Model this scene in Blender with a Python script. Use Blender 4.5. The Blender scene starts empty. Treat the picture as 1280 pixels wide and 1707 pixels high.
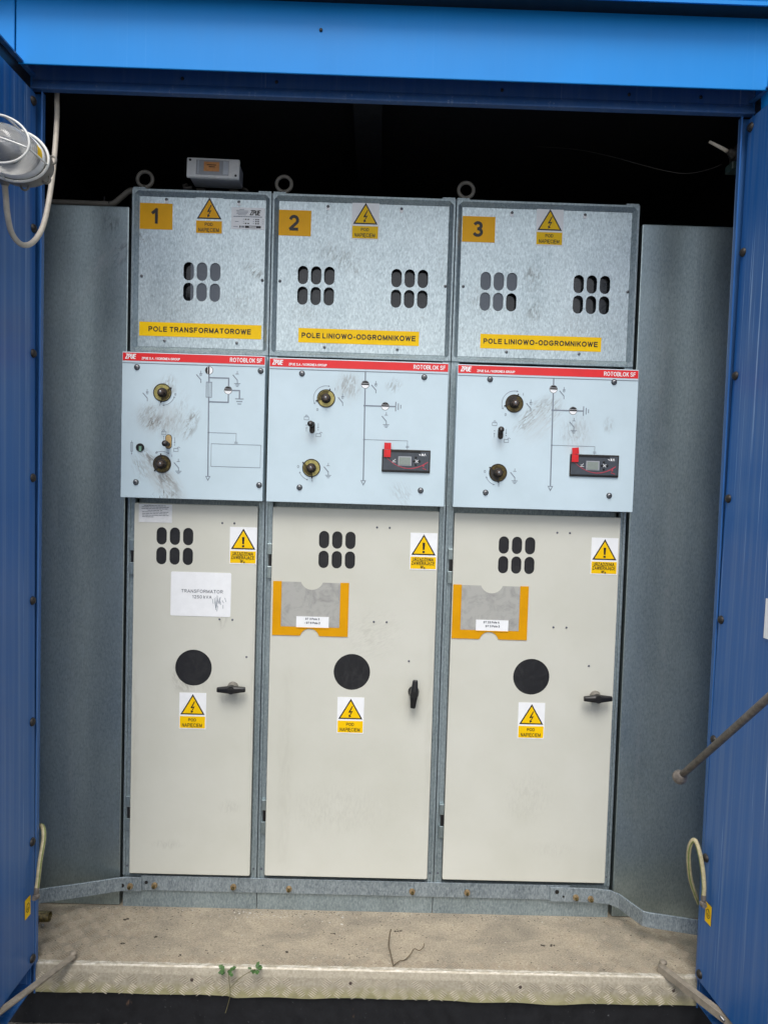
import bpy, bmesh, math, random
from math import sin, cos, pi, radians
from mathutils import Vector, Matrix
from mathutils.geometry import tessellate_polygon
random.seed(7)
scene = bpy.context.scene
C = scene.collection

# ---------------------------------------------------------------- camera, sky, sun, exposure
cam_d = bpy.data.cameras.new("camera"); cam = bpy.data.objects.new("camera", cam_d); C.objects.link(cam)
cam.location = (0.6839, -1.9615, 1.2233); cam.rotation_euler = (1.5267, -0.0299, -0.0093)
cam_d.sensor_fit = 'VERTICAL'; cam_d.sensor_height = 24.0; cam_d.lens = 24.0 * 1183 / 1707
cam_d.clip_start = 0.02; cam_d.clip_end = 500
scene.camera = cam
SUN_EL, SUN_AZ = radians(57), radians(186)
world = bpy.data.worlds.new("World"); scene.world = world; world.use_nodes = True
wn = world.node_tree; wn.nodes.clear()
sky = wn.nodes.new('ShaderNodeTexSky'); sky.sky_type = 'NISHITA'; sky.sun_disc = False
sky.sun_elevation = SUN_EL; sky.sun_rotation = SUN_AZ; sky.air_density = 1.0; sky.dust_density = 3.0
hs = wn.nodes.new('ShaderNodeHueSaturation'); hs.inputs['Saturation'].default_value = 0.42
bg = wn.nodes.new('ShaderNodeBackground'); bg.inputs['Strength'].default_value = 0.15
wo = wn.nodes.new('ShaderNodeOutputWorld')
wn.links.new(sky.outputs[0], hs.inputs['Color']); wn.links.new(hs.outputs[0], bg.inputs[0]); wn.links.new(bg.outputs[0], wo.inputs[0])
sun_d = bpy.data.lights.new("sun", 'SUN'); sun_d.energy = 1.5; sun_d.angle = radians(30); sun_d.color = (1.0, 0.97, 0.93)
sun = bpy.data.objects.new("sun", sun_d); C.objects.link(sun)
sun.rotation_euler = (radians(90) - SUN_EL, 0, radians(-6))
scene.view_settings.view_transform = 'Standard'; scene.view_settings.look = 'None'
scene.view_settings.exposure = 0.42; scene.view_settings.gamma = 1.0

# ---------------------------------------------------------------- materials
def lin(r, g, b):
    f = lambda c: c / 12.92 if c <= .04045 else ((c + .055) / 1.055) ** 2.4
    return (f(r / 255), f(g / 255), f(b / 255), 1)
class NT:
    def __init__(s, name):
        s.m = bpy.data.materials.new(name); s.m.use_nodes = True; s.t = s.m.node_tree
        s.b = s.t.nodes['Principled BSDF']
        s.pos = s.n('NewGeometry').outputs['Position']
    def n(s, t, **kw):
        x = s.t.nodes.new('ShaderNode' + t)
        for k, v in kw.items(): setattr(x, k, v)
        return x
    def l(s, a, b): s.t.links.new(a, b)
    def mapping(s, loc=(0, 0, 0), rot=(0, 0, 0), scale=(1, 1, 1), typ='POINT', src=None):
        x = s.n('Mapping', vector_type=typ)
        x.inputs['Location'].default_value = loc; x.inputs['Rotation'].default_value = rot; x.inputs['Scale'].default_value = scale
        s.l(src or s.pos, x.inputs['Vector']); return x.outputs[0]
    def noise(s, vec, scale, detail=4, rough=.6, dist=0):
        x = s.n('TexNoise'); x.inputs['Scale'].default_value = scale; x.inputs['Detail'].default_value = detail
        x.inputs['Roughness'].default_value = rough; x.inputs['Distortion'].default_value = dist
        s.l(vec, x.inputs['Vector']); return x.outputs['Fac']
    def rng(s, v, a, b, c=0., d=1., smooth=False):
        x = s.n('MapRange'); x.inputs[1].default_value = a; x.inputs[2].default_value = b; x.inputs[3].default_value = c; x.inputs[4].default_value = d
        if smooth: x.interpolation_type = 'SMOOTHSTEP'
        s.l(v, x.inputs[0]); return x.outputs[0]
    def math(s, op, a, b):
        x = s.n('Math', operation=op)
        for i, v in enumerate((a, b)):
            if isinstance(v, (int, float)): x.inputs[i].default_value = v
            else: s.l(v, x.inputs[i])
        return x.outputs[0]
    def mix(s, f, a, b):
        x = s.n('Mix', data_type='RGBA')
        for i, v in ((0, f), (6, a), (7, b)):
            if isinstance(v, (int, float, tuple)): x.inputs[i].default_value = v
            else: s.l(v, x.inputs[i])
        return x.outputs[2]
    def bump(s, h, strength, dist=.001):
        x = s.n('Bump'); x.inputs['Strength'].default_value = strength; x.inputs['Distance'].default_value = dist
        s.l(h, x.inputs['Height']); s.l(x.outputs[0], s.b.inputs['Normal'])
    def smudges(s, lst, lo=.45, hi=.63, grain=1.0):
        out = None
        for (x, z, rx, rz, rot, amt, seed) in lst:
            v = s.mapping((x, 0, z), (0, radians(rot), 0), (rx, 1000, rz), 'TEXTURE')
            ln = s.n('VectorMath', operation='LENGTH'); s.l(v, ln.inputs[0])
            m = s.rng(ln.outputs['Value'], 1.0, .15, 0, 1, True)
            st = s.noise(s.mapping((seed, 0, seed), (0, 0, 0), (rx * 160 * grain, 1, rz * 40 * grain), src=v), 1.0, 5, .65, 1.2)
            k = s.math('MULTIPLY', s.math('MULTIPLY', m, s.rng(st, lo, hi)), amt)
            out = k if out is None else s.math('MAXIMUM', out, k)
        return out
    def done(s, col=None, rough=.5, metal=0., spec=None):
        if col is not None:
            if isinstance(col, tuple): s.b.inputs['Base Color'].default_value = col
            else: s.l(col, s.b.inputs['Base Color'])
        if isinstance(rough, (int, float)): s.b.inputs['Roughness'].default_value = rough
        else: s.l(rough, s.b.inputs['Roughness'])
        if isinstance(metal, (int, float)): s.b.inputs['Metallic'].default_value = metal
        else: s.l(metal, s.b.inputs['Metallic'])
        if spec is not None: s.b.inputs['Specular IOR Level'].default_value = spec
        return s.m
def plain(name, col, rough=.5, metal=0., var=.12, scale=60, spec=None):
    t = NT(name); n = t.noise(t.pos, scale, 4)
    dark = tuple(c * (1 - var * 2) for c in col[:3]) + (1,)
    return t.done(t.mix(t.rng(n, .3, .7), dark, col), rough, metal, spec)
M = {}
def galv(name, light, dark, dirt, rough, metal, sm, smc=(.10, .09, .075, 1)):
    t = NT(name)
    vo = t.n('TexVoronoi', feature='F1'); vo.inputs['Scale'].default_value = 220; vo.inputs['Randomness'].default_value = 1
    t.l(t.mapping(scale=(1, 1, .7)), vo.inputs['Vector'])
    bw = t.n('RGBToBW'); t.l(vo.outputs['Color'], bw.inputs[0])
    fine = t.noise(t.mapping(scale=(1, 1, .25)), 420, 3)
    big = t.noise(t.mapping(scale=(1.4, 1, .5)), 5, 6, .6)
    f = t.math('ADD', t.math('MULTIPLY', bw.outputs[0], .14), t.math('ADD', t.math('MULTIPLY', fine, .55), t.math('MULTIPLY', big, .30)))
    c = t.mix(t.rng(f, .33, .66), dark, light)
    spots = t.noise(t.pos, 38, 6, .75)
    c = t.mix(t.math('MULTIPLY', t.rng(spots, .62, .74), dirt), c, smc)
    if sm: c = t.mix(t.smudges(sm), c, smc)
    t.bump(fine, .08, .0006)
    r = t.rng(big, .3, .7, rough - .04, rough + .04)
    return t.done(c, r, metal)
M['galv'] = galv('galvanised_sheet', lin(220, 233, 236), lin(158, 173, 178), .35, .38, .55,
   [(.33, 1.785, .045, .02, 35, .8, 1), (.03, 1.865, .02, .03, -40, .9, 2), (.56, 1.83, .09, .05, 20, .45, 3), (.61, 1.80, .012, .03, 10, .7, 4),
    (1.09, 1.79, .035, .05, 0, .7, 5), (1.10, 1.70, .03, .045, 10, .6, 6), (.47, 1.68, .06, .05, 30, .35, 7), (.30, 1.69, .08, .05, 10, .3, 8),
    (.95, 1.73, .05, .06, 0, .35, 9), (1.22, 1.66, .06, .08, 0, .3, 10), (.85, 1.82, .03, .08, 0, .3, 11), (.13, 1.66, .05, .06, 0, .25, 12)])
M['galv_frame'] = galv('galvanised_frame', lin(176, 190, 194), lin(120, 134, 140), .35, .4, .55, None)
M['galv_dark'] = galv('weathered_galvanised_partition', lin(178, 192, 193), lin(142, 156, 158), .2, .32, .78,
   [(-.06, 1.90, .035, .03, 0, .7, 1), (-.03, 1.82, .03, .06, 30, .6, 2)], (.07, .065, .06, 1))
# pale scratches on the left partition come as a second layer
def add_scratches(mat, lst, col):
    t = NT.__new__(NT); t.m = mat; t.t = mat.node_tree; t.b = t.t.nodes['Principled BSDF']; t.pos = t.n('NewGeometry').outputs['Position']
    lk = t.b.inputs['Base Color'].links[0]; src = lk.from_socket
    t.l(t.mix(t.smudges(lst), src, col), t.b.inputs['Base Color'])
def add_runs(mat, col, amt):
    t = NT.__new__(NT); t.m = mat; t.t = mat.node_tree; t.b = t.t.nodes['Principled BSDF']; t.pos = t.n('NewGeometry').outputs['Position']
    src = t.b.inputs['Base Color'].links[0].from_socket
    a_ = t.rng(t.noise(t.mapping(scale=(70, 1, .35), loc=(2, 0, 5)), 1.0, 3, .6), .60, .68)
    b_ = t.rng(t.noise(t.mapping(scale=(300, 1, 60)), 1.0, 4, .8), .50, .64)
    t.l(t.mix(t.math('MULTIPLY', t.math('MULTIPLY', a_, b_), amt), src, col), t.b.inputs['Base Color'])
add_runs(M['galv_dark'], lin(225, 230, 228), .6)
add_scratches(M['galv_dark'], [(-.08, 1.79, .03, .11, 38, .6, 21), (-.13, 1.70, .03, .12, 42, .35, 22), (-.03, 1.80, .014, .12, 8, .7, 23), (-.01, 1.6, .012, .2, 2, .4, 24),
   (1.50, .9, .012, .6, 0, .55, 25), (1.44, .5, .01, .4, 0, .5, 26), (1.46, 1.5, .01, .3, 0, .4, 27), (-.15, .5, .012, .5, 0, .35, 28), (-.2, 1.2, .02, .6, 0, .3, 29)], lin(190, 195, 195))
M['galv_bar'] = galv('hot_dip_galvanised_bar', lin(178, 190, 196), lin(104, 116, 124), .5, .45, .5, None, (.20, .17, .13, 1))
def white_panel():
    t = NT('white_control_panel_paint'); n = t.noise(t.pos, 6, 5)
    c = t.mix(t.rng(n, .3, .7), lin(194, 213, 221), lin(204, 223, 232))
    sm = [(.075, 1.375, .05, .05, 30, .9, 1), (.18, 1.36, .028, .06, 22, .95, 2), (.105, 1.36, .09, .05, 20, .5, 3), (.10, 1.235, .022, .115, -42, 1., 4),
          (.12, 1.20, .035, .08, -38, .75, 5), (.12, 1.46, .03, .04, 10, .8, 6), (.05, 1.24, .03, .05, -30, .6, 7), (.15, 1.38, .03, .1, 15, .35, 15),
          (.60, 1.475, .045, .045, 10, .75, 8), (.72, 1.478, .03, .03, 20, .6, 9), (.75, 1.19, .04, .05, -30, .35, 10),
          (1.09, 1.41, .028, .085, 42, .85, 11), (1.14, 1.43, .05, .05, 40, .6, 12), (1.21, 1.37, .06, .06, 0, .4, 13), (1.30, 1.39, .02, .03, 0, .5, 14)]
    hz = [(.10, 1.37, .10, .07, 0, .55, 3), (.11, 1.21, .05, .12, -38, .7, 8), (.105, 1.44, .045, .045, 0, .5, 5), (.106, 1.25, .045, .045, 0, .6, 6), (.60, 1.47, .06, .06, 0, .4, 9), (.506, 1.335, .04, .03, 0, .35, 4), (1.12, 1.40, .06, .10, 40, .5, 11), (1.01, 1.335, .03, .03, 0, .35, 12), (1.22, 1.36, .07, .09, 0, .3, 13)]
    c = t.mix(t.smudges(hz, .30, .75, .5), c, lin(168, 164, 156))
    c = t.mix(t.math('MULTIPLY', t.smudges(sm), .85), c, lin(100, 87, 72))
    c = t.mix(t.math('MULTIPLY', t.smudges([(.115, 1.165, .05, .03, 0, 1., 31), (.085, 1.362, .03, .03, 20, 1., 32), (.178, 1.352, .014, .03, 15, 1., 33), (.06, 1.275, .02, .03, -40, .9, 34)], .54, .62, 1.6), .8), c, lin(70, 58, 46))
    sp = t.noise(t.pos, 75, 4, .8)
    c = t.mix(t.rng(sp, .70, .78, 0, .45), c, lin(120, 118, 115))
    return t.done(c, .33, 0.)
M['white'] = white_panel()
def beige():
    t = NT('beige_powder_coat'); n = t.noise(t.pos, 3.5, 5); f = t.noise(t.pos, 900, 2)
    c = t.mix(t.rng(n, .3, .7), lin(203, 203, 190), lin(212, 212, 201))
    sm = [(.16, .655, .04, .06, -30, .45, 1), (.27, .85, .02, .06, 5, .5, 2), (.13, .19, .06, .02, 0, .2, 3), (.6, .3, .2, .1, 0, .12, 4),
          (1.13, .35, .1, .1, 0, .12, 5), (.68, .8, .1, .12, 60, .15, 6), (.3, .3, .04, .03, 0, .2, 7), (1.2, .2, .1, .03, 0, .1, 8)]
    c = t.mix(t.smudges(sm), c, lin(110, 105, 95))
    hz = [(.302, .615, .05, .05, 0, .4, 3), (.80, .60, .05, .07, 0, .35, 4), (1.305, .615, .05, .05, 0, .4, 5), (.19, .66, .08, .12, 0, .3, 6), (.36, .62, .02, .5, 0, .3, 7), (.85, .6, .02, .5, 0, .25, 8), (.03, .5, .02, .4, 0, .3, 9), (.45, .4, .03, .5, 0, .2, 10)]
    c = t.mix(t.smudges(hz, .35, .8, .35), c, lin(150, 146, 132))
    ln = t.rng(t.noise(t.mapping(rot=(0, radians(25), 0), scale=(240, 1, 5)), 1.0, 3, .7), .72, .75); lm = t.rng(t.noise(t.pos, 7, 3), .55, .68)
    c = t.mix(t.math('MULTIPLY', t.math('MULTIPLY', ln, lm), .35), c, lin(150, 146, 136))
    sp = t.noise(t.pos, 60, 5, .8)
    c = t.mix(t.rng(sp, .715, .78, 0, .35), c, lin(130, 125, 112))
    t.bump(t.math('ADD', t.math('MULTIPLY', f, .05), t.math('MULTIPLY', n, 6.0)), .25, .0012)
    return t.done(c, .36, 0.)
M['beige'] = beige()
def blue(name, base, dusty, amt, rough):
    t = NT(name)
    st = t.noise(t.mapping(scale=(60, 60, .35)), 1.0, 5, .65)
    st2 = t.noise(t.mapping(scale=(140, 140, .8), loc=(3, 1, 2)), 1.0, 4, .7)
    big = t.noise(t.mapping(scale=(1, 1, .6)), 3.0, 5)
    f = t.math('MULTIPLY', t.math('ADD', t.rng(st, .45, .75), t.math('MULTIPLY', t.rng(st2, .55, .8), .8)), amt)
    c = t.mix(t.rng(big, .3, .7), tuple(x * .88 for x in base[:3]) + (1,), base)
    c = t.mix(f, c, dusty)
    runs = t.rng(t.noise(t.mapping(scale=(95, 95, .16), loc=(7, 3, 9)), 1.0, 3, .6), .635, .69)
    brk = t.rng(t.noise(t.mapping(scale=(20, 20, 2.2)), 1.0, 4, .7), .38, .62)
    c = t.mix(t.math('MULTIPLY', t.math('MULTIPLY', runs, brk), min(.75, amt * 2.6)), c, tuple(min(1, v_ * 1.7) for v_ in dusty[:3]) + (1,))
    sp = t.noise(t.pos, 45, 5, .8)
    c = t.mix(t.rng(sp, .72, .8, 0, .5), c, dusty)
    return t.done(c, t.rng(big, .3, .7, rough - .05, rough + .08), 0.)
BL = (.012, .225, .655, 1)
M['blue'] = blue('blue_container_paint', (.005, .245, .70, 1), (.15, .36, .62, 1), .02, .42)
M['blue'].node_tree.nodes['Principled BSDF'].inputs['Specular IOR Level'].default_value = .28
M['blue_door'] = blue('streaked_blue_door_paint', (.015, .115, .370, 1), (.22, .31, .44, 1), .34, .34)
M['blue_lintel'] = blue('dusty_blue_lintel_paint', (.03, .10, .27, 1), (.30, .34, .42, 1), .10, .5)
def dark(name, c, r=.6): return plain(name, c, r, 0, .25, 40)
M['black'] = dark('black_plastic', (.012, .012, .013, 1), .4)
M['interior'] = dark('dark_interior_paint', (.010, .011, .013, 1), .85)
def pane(name, base, dust, amt, rough, scr=0):
    t = NT(name); n = t.noise(t.mapping(scale=(1, 1, 1)), 28, 6, .75, 1.5); n2 = t.noise(t.pos, 320, 3, .8)
    c = t.mix(t.math('MULTIPLY', t.math('ADD', t.rng(n, .5, .8), t.rng(n2, .58, .8)), amt), base, dust)
    return t.done(c, t.rng(n, .4, .7, rough, rough + .2), 0.)
M['pane_door'] = pane('dusty_black_perforated_sheet', (.009, .0095, .012, 1), (.16, .16, .15, 1), .16, .45)
M['pane_top'] = pane('dark_smoky_inspection_glass', (.010, .012, .014, 1), (.22, .24, .25, 1), .22, .06)
M['pane_grey'] = pane('grey_backing_sheet', lin(84, 92, 102), lin(140, 146, 150), .2, .30)
M['amber'] = plain('orange_yellow_sticker', lin(255, 186, 12), .45, 0, .04, 30, .25)
M['yellow'] = plain('yellow_sticker', lin(252, 204, 0), .45, 0, .04, 30, .25)
M['stkwhite'] = plain('white_sticker', lin(246, 248, 249), .4, 0, .03, 50)
M['print'] = plain('black_print', (.012, .011, .012, 1), .45, 0, .1)
M['printgrey'] = plain('dark_grey_print', lin(92, 96, 108), .45, 0, .1)
M['linegrey'] = plain('grey_diagram_print', lin(128, 138, 150), .4, 0, .05)
M['printblue'] = plain('grey_blue_print', lin(120, 128, 150), .4, 0, .05)
M['red'] = plain('red_print', lin(232, 40, 44), .35, 0, .05, 20)
M['redpl'] = plain('red_plastic', lin(225, 35, 42), .3, 0, .1, 40)
M['brass'] = plain('yellow_zinc_plating', lin(196, 184, 112), .38, .35, .3, 120)
M['dirtybrass'] = plain('greasy_yellow_zinc', lin(110, 96, 52), .4, .4, .45, 160)
M['steel'] = plain('dull_steel', lin(150, 152, 155), .35, .8, .2, 150)
M['rust'] = plain('brown_steel_shaft', lin(96, 82, 74), .5, .4, .3, 200)
M['darksteel'] = plain('dark_grimy_steel', lin(70, 66, 62), .5, .5, .35, 200)
M['cable'] = plain('cream_cable_sheath', lin(205, 196, 180), .5, 0, .15, 40)
M['conduit'] = plain('grey_conduit', lin(120, 116, 108), .6, 0, .2, 30)
M['lampgrey'] = plain('grey_lamp_housing', lin(132, 128, 120), .45, .1, .12, 60)
M['wire'] = plain('white_guard_wire', lin(226, 226, 220), .4, .1, .08, 60)
M['tan'] = plain('tan_inner_plate', lin(196, 166, 110), .6, 0, .15, 200)
M['orange'] = plain('orange_sleeve_border', lin(226, 160, 0), .45, 0, .06, 20, .2)
M['slate'] = plain('slate_relay_face', lin(74, 80, 88), .35, 0, .1, 80)
M['lcd'] = plain('greenish_lcd', lin(142, 152, 146), .2, 0, .05, 200)
M['amberlcd'] = plain('amber_lcd', lin(226, 160, 100), .3, 0, .12, 90)
M['meter'] = plain('light_grey_meter_plastic', lin(232, 234, 234), .45, 0, .08, 60)
M['meterdark'] = plain('mid_grey_meter_plastic', lin(168, 172, 178), .4, 0, .08, 60)
M['metersilver'] = plain('silver_key_strip', lin(205, 212, 220), .3, .2, .06, 60)
M['wireyellow'] = plain('dusty_yellow_insulation', lin(200, 188, 148), .5, 0, .2, 80)
M['wiregreen'] = plain('dusty_green_insulation', lin(132, 146, 84), .5, 0, .2, 80)
M['leaf'] = plain('green_leaf', (.085, .19, .05, 1), .5, 0, .35, 90)
M['stem'] = plain('weed_stem', (.20, .18, .08, 1), .6, 0, .3, 90)
M['twig'] = plain('dry_twig', (.16, .12, .07, 1), .7, 0, .3, 90)
M['chip'] = plain('pale_paint_chip', (.62, .58, .50, 1), .7, 0, .2, 90)
M['crumb'] = plain('dark_crumb', (.07, .055, .04, 1), .8, 0, .3, 90)
M['staybar'] = plain('dusty_flat_steel', lin(158, 148, 132), .6, .1, .2, 60)
M['rod'] = plain('brown_weathered_rod', lin(136, 128, 120), .45, .2, .3, 90)
def sleevewin():
    t = NT('translucent_sleeve_window'); n = t.noise(t.pos, 22, 5, .7, 1)
    t.done(t.mix(t.rng(n, .45, .75), lin(190, 190, 184), lin(150, 150, 148)), .35)
    t.b.inputs['Alpha'].default_value = .8
    return t.m
M['sleeve'] = sleevewin()
def glass():
    t = NT('ribbed_lamp_glass')
    t.b.inputs['Base Color'].default_value = (.80, .79, .76, 1); t.b.inputs['Roughness'].default_value = .05
    t.b.inputs['Transmission Weight'].default_value = 1.0; t.b.inputs['IOR'].default_value = 1.35
    return t.m
M['glass'] = glass()
def floor_mat():
    t = NT('dusty_checker_plate'); a = t.noise(t.mapping(scale=(1, 1.6, 1)), 7, 7, .65, .4); b = t.noise(t.pos, 170, 5, .8); g = t.noise(t.pos, 520, 2)
    c = t.mix(t.rng(a, .35, .68), lin(138, 130, 115), lin(184, 171, 148))
    c = t.mix(t.rng(b, .44, .66, 0, .75), c, lin(112, 104, 90))
    c = t.mix(t.rng(g, .56, .68, 0, .7), c, lin(214, 204, 186)); g2 = t.noise(t.mapping(loc=(4, 1, 2)), 380, 3, .8); c = t.mix(t.rng(g2, .60, .70, 0, .7), c, lin(84, 74, 62))
    # black grime patches at the corner
    p = t.noise(t.pos, 16, 6, .7)
    c = t.mix(t.rng(p, .62, .72, 0, .35), c, lin(96, 88, 76))
    t.bump(b, .5, .002)
    return t.done(c, .75, .05)
M['floor'] = floor_mat()
def lip_mat():
    t = NT('algae_stained_aluminium_lip'); sep = t.n('SeparateXYZ'); t.l(t.pos, sep.inputs[0]); z = sep.outputs['Z']
    n = t.noise(t.mapping(scale=(1, 1, 2)), 14, 6, .7, .5); b = t.noise(t.pos, 150, 4, .75)
    clean = t.mix(t.rng(b, .35, .7), lin(152, 144, 126), lin(186, 178, 160))
    worn = t.mix(t.math('MULTIPLY', t.rng(z, -.0035, .001), t.rng(t.noise(t.mapping(scale=(1, 4, 4)), 34, 6, .8), .46, .60)), clean, lin(222, 218, 208))
    alg = t.mix(t.rng(n, .4, .65), lin(150, 146, 106), lin(176, 170, 128))
    g = t.rng(t.math('ADD', z, t.math('MULTIPLY', n, .05)), -.010, -.035)
    c = t.mix(t.math('MULTIPLY', g, .85), worn, alg)
    p = t.noise(t.mapping(loc=(5, 2, 1)), 9, 5, .7)
    c = t.mix(t.rng(p, .6, .7, 0, .5), c, lin(110, 104, 84))
    t.bump(b, .3, .0015)
    return t.done(c, t.rng(b, .3, .7, .4, .65), .2)
M['lip'] = lip_mat()
M['tread'] = plain('worn_tread_metal', lin(216, 208, 190), .45, .2, .15, 120)
M['treaddust'] = plain('dust_covered_tread', lin(182, 170, 150), .7, .05, .15, 120)
def beam():
    t = NT('black_tarred_beam'); n = t.noise(t.pos, 30, 6, .75); p = t.noise(t.mapping(scale=(1, 1, .5)), 24, 4, .7)
    c = t.mix(t.rng(n, .3, .7), (.005, .0055, .007, 1), (.016, .017, .020, 1)); c = t.mix(t.rng(p, .68, .76, 0, .8), c, (.12, .07, .045, 1))
    c = t.mix(t.rng(t.noise(t.pos, 110, 3, .8), .68, .78), c, (.16, .16, .17, 1))
    return t.done(c, .5)
M['beam'] = beam()
def ground():
    t = NT('dark_gravel_ground'); n = t.noise(t.pos, 90, 5, .7); b = t.noise(t.pos, 2, 5)
    c = t.mix(t.rng(n, .3, .7), (.035, .032, .028, 1), (.14, .13, .115, 1)); c = t.mix(t.rng(b, .4, .7, 0, .4), c, (.16, .15, .13, 1))
    sep = t.n('SeparateXYZ'); t.l(t.pos, sep.inputs[0]); e_ = t.math('ADD', sep.outputs['Y'], t.math('MULTIPLY', b, .3))
    cc = t.mix(t.rng(n, .3, .7), (.15, .145, .13, 1), (.24, .23, .21, 1)); c = t.mix(t.rng(e_, -.62, -.78), c, cc)
    t.bump(n, 1., .01); return t.done(c, .9)
M['ground'] = ground()

# ---------------------------------------------------------------- mesh building
class MB:
    def __init__(s): s.v = []; s.f = []; s.mi = []; s.sm = []
    def add(s, vs, fs, mi=0, smooth=False):
        o = len(s.v); s.v += [Vector(p) for p in vs]
        for f in fs: s.f.append([i + o for i in f]); s.mi.append(mi); s.sm.append(smooth)
        return s
    def box(s, x0, x1, y0, y1, z0, z1, mi=0, bev=0):
        bm = bmesh.new(); bmesh.ops.create_cube(bm, size=1)
        for v in bm.verts: v.co = ((x0 + x1) / 2 + v.co.x * (x1 - x0), (y0 + y1) / 2 + v.co.y * (y1 - y0), (z0 + z1) / 2 + v.co.z * (z1 - z0))
        if bev: bmesh.ops.bevel(bm, geom=bm.edges[:], offset=bev, segments=2, affect='EDGES', profile=.5)
        return s.bm(bm, mi, bool(bev) and False)
    def bm(s, bm, mi=0, smooth=False, mat=None):
        bm.verts.index_update(); vs = [(mat @ v.co) if mat else v.co.copy() for v in bm.verts]
        s.add(vs, [[v.index for v in f.verts] for f in bm.faces], mi, smooth); bm.free(); return s
    def obox(s, c, ax, ay, az, hx, hy, hz, mi=0, bev=0):   # oriented box
        bm = bmesh.new(); bmesh.ops.create_cube(bm, size=2)
        for v in bm.verts: v.co = (v.co.x * hx, v.co.y * hy, v.co.z * hz)
        if bev: bmesh.ops.bevel(bm, geom=bm.edges[:], offset=bev, segments=2, affect='EDGES', profile=.5)
        m = Matrix((ax, ay, az)).transposed().to_4x4(); m.translation = Vector(c)
        return s.bm(bm, mi, False, m)
    def lathe(s, c, axis, prof, n=20, mi=0, smooth=True, sx=1., up=None, caps=True):
        a = Vector(axis).normalized(); u = Vector(up) if up else (Vector((1, 0, 0)) if abs(a.x) < .9 else Vector((0, 0, 1)))
        u = (u - a * u.dot(a)).normalized(); w = a.cross(u); c = Vector(c); vs = []; fs = []
        for (r, h) in prof:
            for i in range(n):
                t = 2 * pi * i / n; vs.append(c + a * h + u * (r * cos(t) * sx) + w * (r * sin(t)))
        for k in range(len(prof) - 1):
            for i in range(n):
                j = (i + 1) % n; fs.append([k * n + i, k * n + j, (k + 1) * n + j, (k + 1) * n + i])
        s.add(vs, fs, mi, smooth)
        if caps:
            m = (len(prof) - 1) * n; s.add(vs[:n], [list(range(n))[::-1]], mi, False); s.add(vs[m:], [list(range(n))], mi, False)
        return s
    def cyl(s, c, axis, r, h, n=20, mi=0, smooth=True): return s.lathe(c, axis, [(r, 0), (r, h)], n, mi, smooth)
    def tube(s, pts, r, n=10, mi=0, closed=False, fmi=None):
        pts = [Vector(p) for p in pts]; N = len(pts); prev = None; vs = []; rs = r if isinstance(r, (list, tuple)) else [r] * N
        for i, p in enumerate(pts):
            if closed: t = (pts[(i + 1) % N] - pts[i - 1]).normalized()
            else: t = (pts[min(i + 1, N - 1)] - pts[max(i - 1, 0)]).normalized()
            if prev is None: u = t.orthogonal().normalized()
            else: u = (prev - t * prev.dot(t)).normalized()
            prev = u; w = t.cross(u)
            for k in range(n):
                a = 2 * pi * k / n; vs.append(p + (u * cos(a) + w * sin(a)) * rs[i])
        o = len(s.v); s.v += vs
        for i in range(N if closed else N - 1):
            for k in range(n):
                l = (k + 1) % n; i2 = (i + 1) % N
                s.f.append([o + i * n + k, o + i * n + l, o + i2 * n + l, o + i2 * n + k]); s.mi.append(fmi(k) if fmi else mi); s.sm.append(True)
        if not closed:
            s.f.append([o + k for k in range(n)][::-1]); s.mi.append(mi); s.sm.append(False)
            s.f.append([o + (N - 1) * n + k for k in range(n)]); s.mi.append(mi); s.sm.append(False)
        return s
    def prism(s, outer, y0, y1, holes=(), mi=0):            # outline in XZ, extruded along Y
        loops = [list(outer)] + [list(h) for h in holes]
        flat = [p for l in loops for p in l]; n = len(flat)
        tris = tessellate_polygon([[Vector((p[0], p[1], 0)) for p in l] for l in loops])
        vs = [(p[0], y0, p[1]) for p in flat] + [(p[0], y1, p[1]) for p in flat]; fs = []
        for t in tris:
            a, b, c = [Vector((flat[i][0], flat[i][1])) for i in t]
            cr = (b - a).x * (c - a).y - (b - a).y * (c - a).x
            t = list(t) if cr > 0 else list(t)[::-1]
            fs.append(t); fs.append([i + n for i in t][::-1])
        o = 0
        for l in loops:
            m = len(l)
            for i in range(m):
                j = (i + 1) % m; fs.append([o + i, o + i + n, o + j + n, o + j])
            o += m
        return s.add(vs, fs, mi)
    def flat(s, poly, y, mi=0, holes=()):
        loops = [list(poly)] + [list(h) for h in holes]; fl = [p for l in loops for p in l]
        fs = []
        for t in tessellate_polygon([[Vector((p[0], p[1], 0)) for p in l] for l in loops]):
            a, b, c = [Vector(fl[i]) for i in t]; cr = (b - a).x * (c - a).y - (b - a).y * (c - a).x
            fs.append(list(t) if cr > 0 else list(t)[::-1])
        return s.add([(p[0], y, p[1]) for p in fl], fs, mi)
    def stroke(s, pts, w, y, mi=0):
        y0 = y; w = max(w, .0012) if w < .0012 and len(pts) > 1 else w
        for k_, (a, b) in enumerate(zip(pts, pts[1:])):
            s.ns = getattr(s, 'ns', 0) + 1; y = y0 - (s.ns % 7) * .000012
            d = Vector((b[0] - a[0], b[1] - a[1])); L = d.length
            if L < 1e-7: continue
            d /= L; q = Vector((-d.y, d.x)) * (w / 2); e = d * (w * .42)
            A = Vector(a) - e * (.35 if w > .003 and len(pts) > 8 else 1); B = Vector(b) + e * (.35 if w > .003 and len(pts) > 8 else 1)
            s.add([(A.x + q.x, y, A.y + q.y), (A.x - q.x, y, A.y - q.y), (B.x - q.x, y, B.y - q.y), (B.x + q.x, y, B.y + q.y)], [[0, 1, 2, 3]], mi)
        return s
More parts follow.
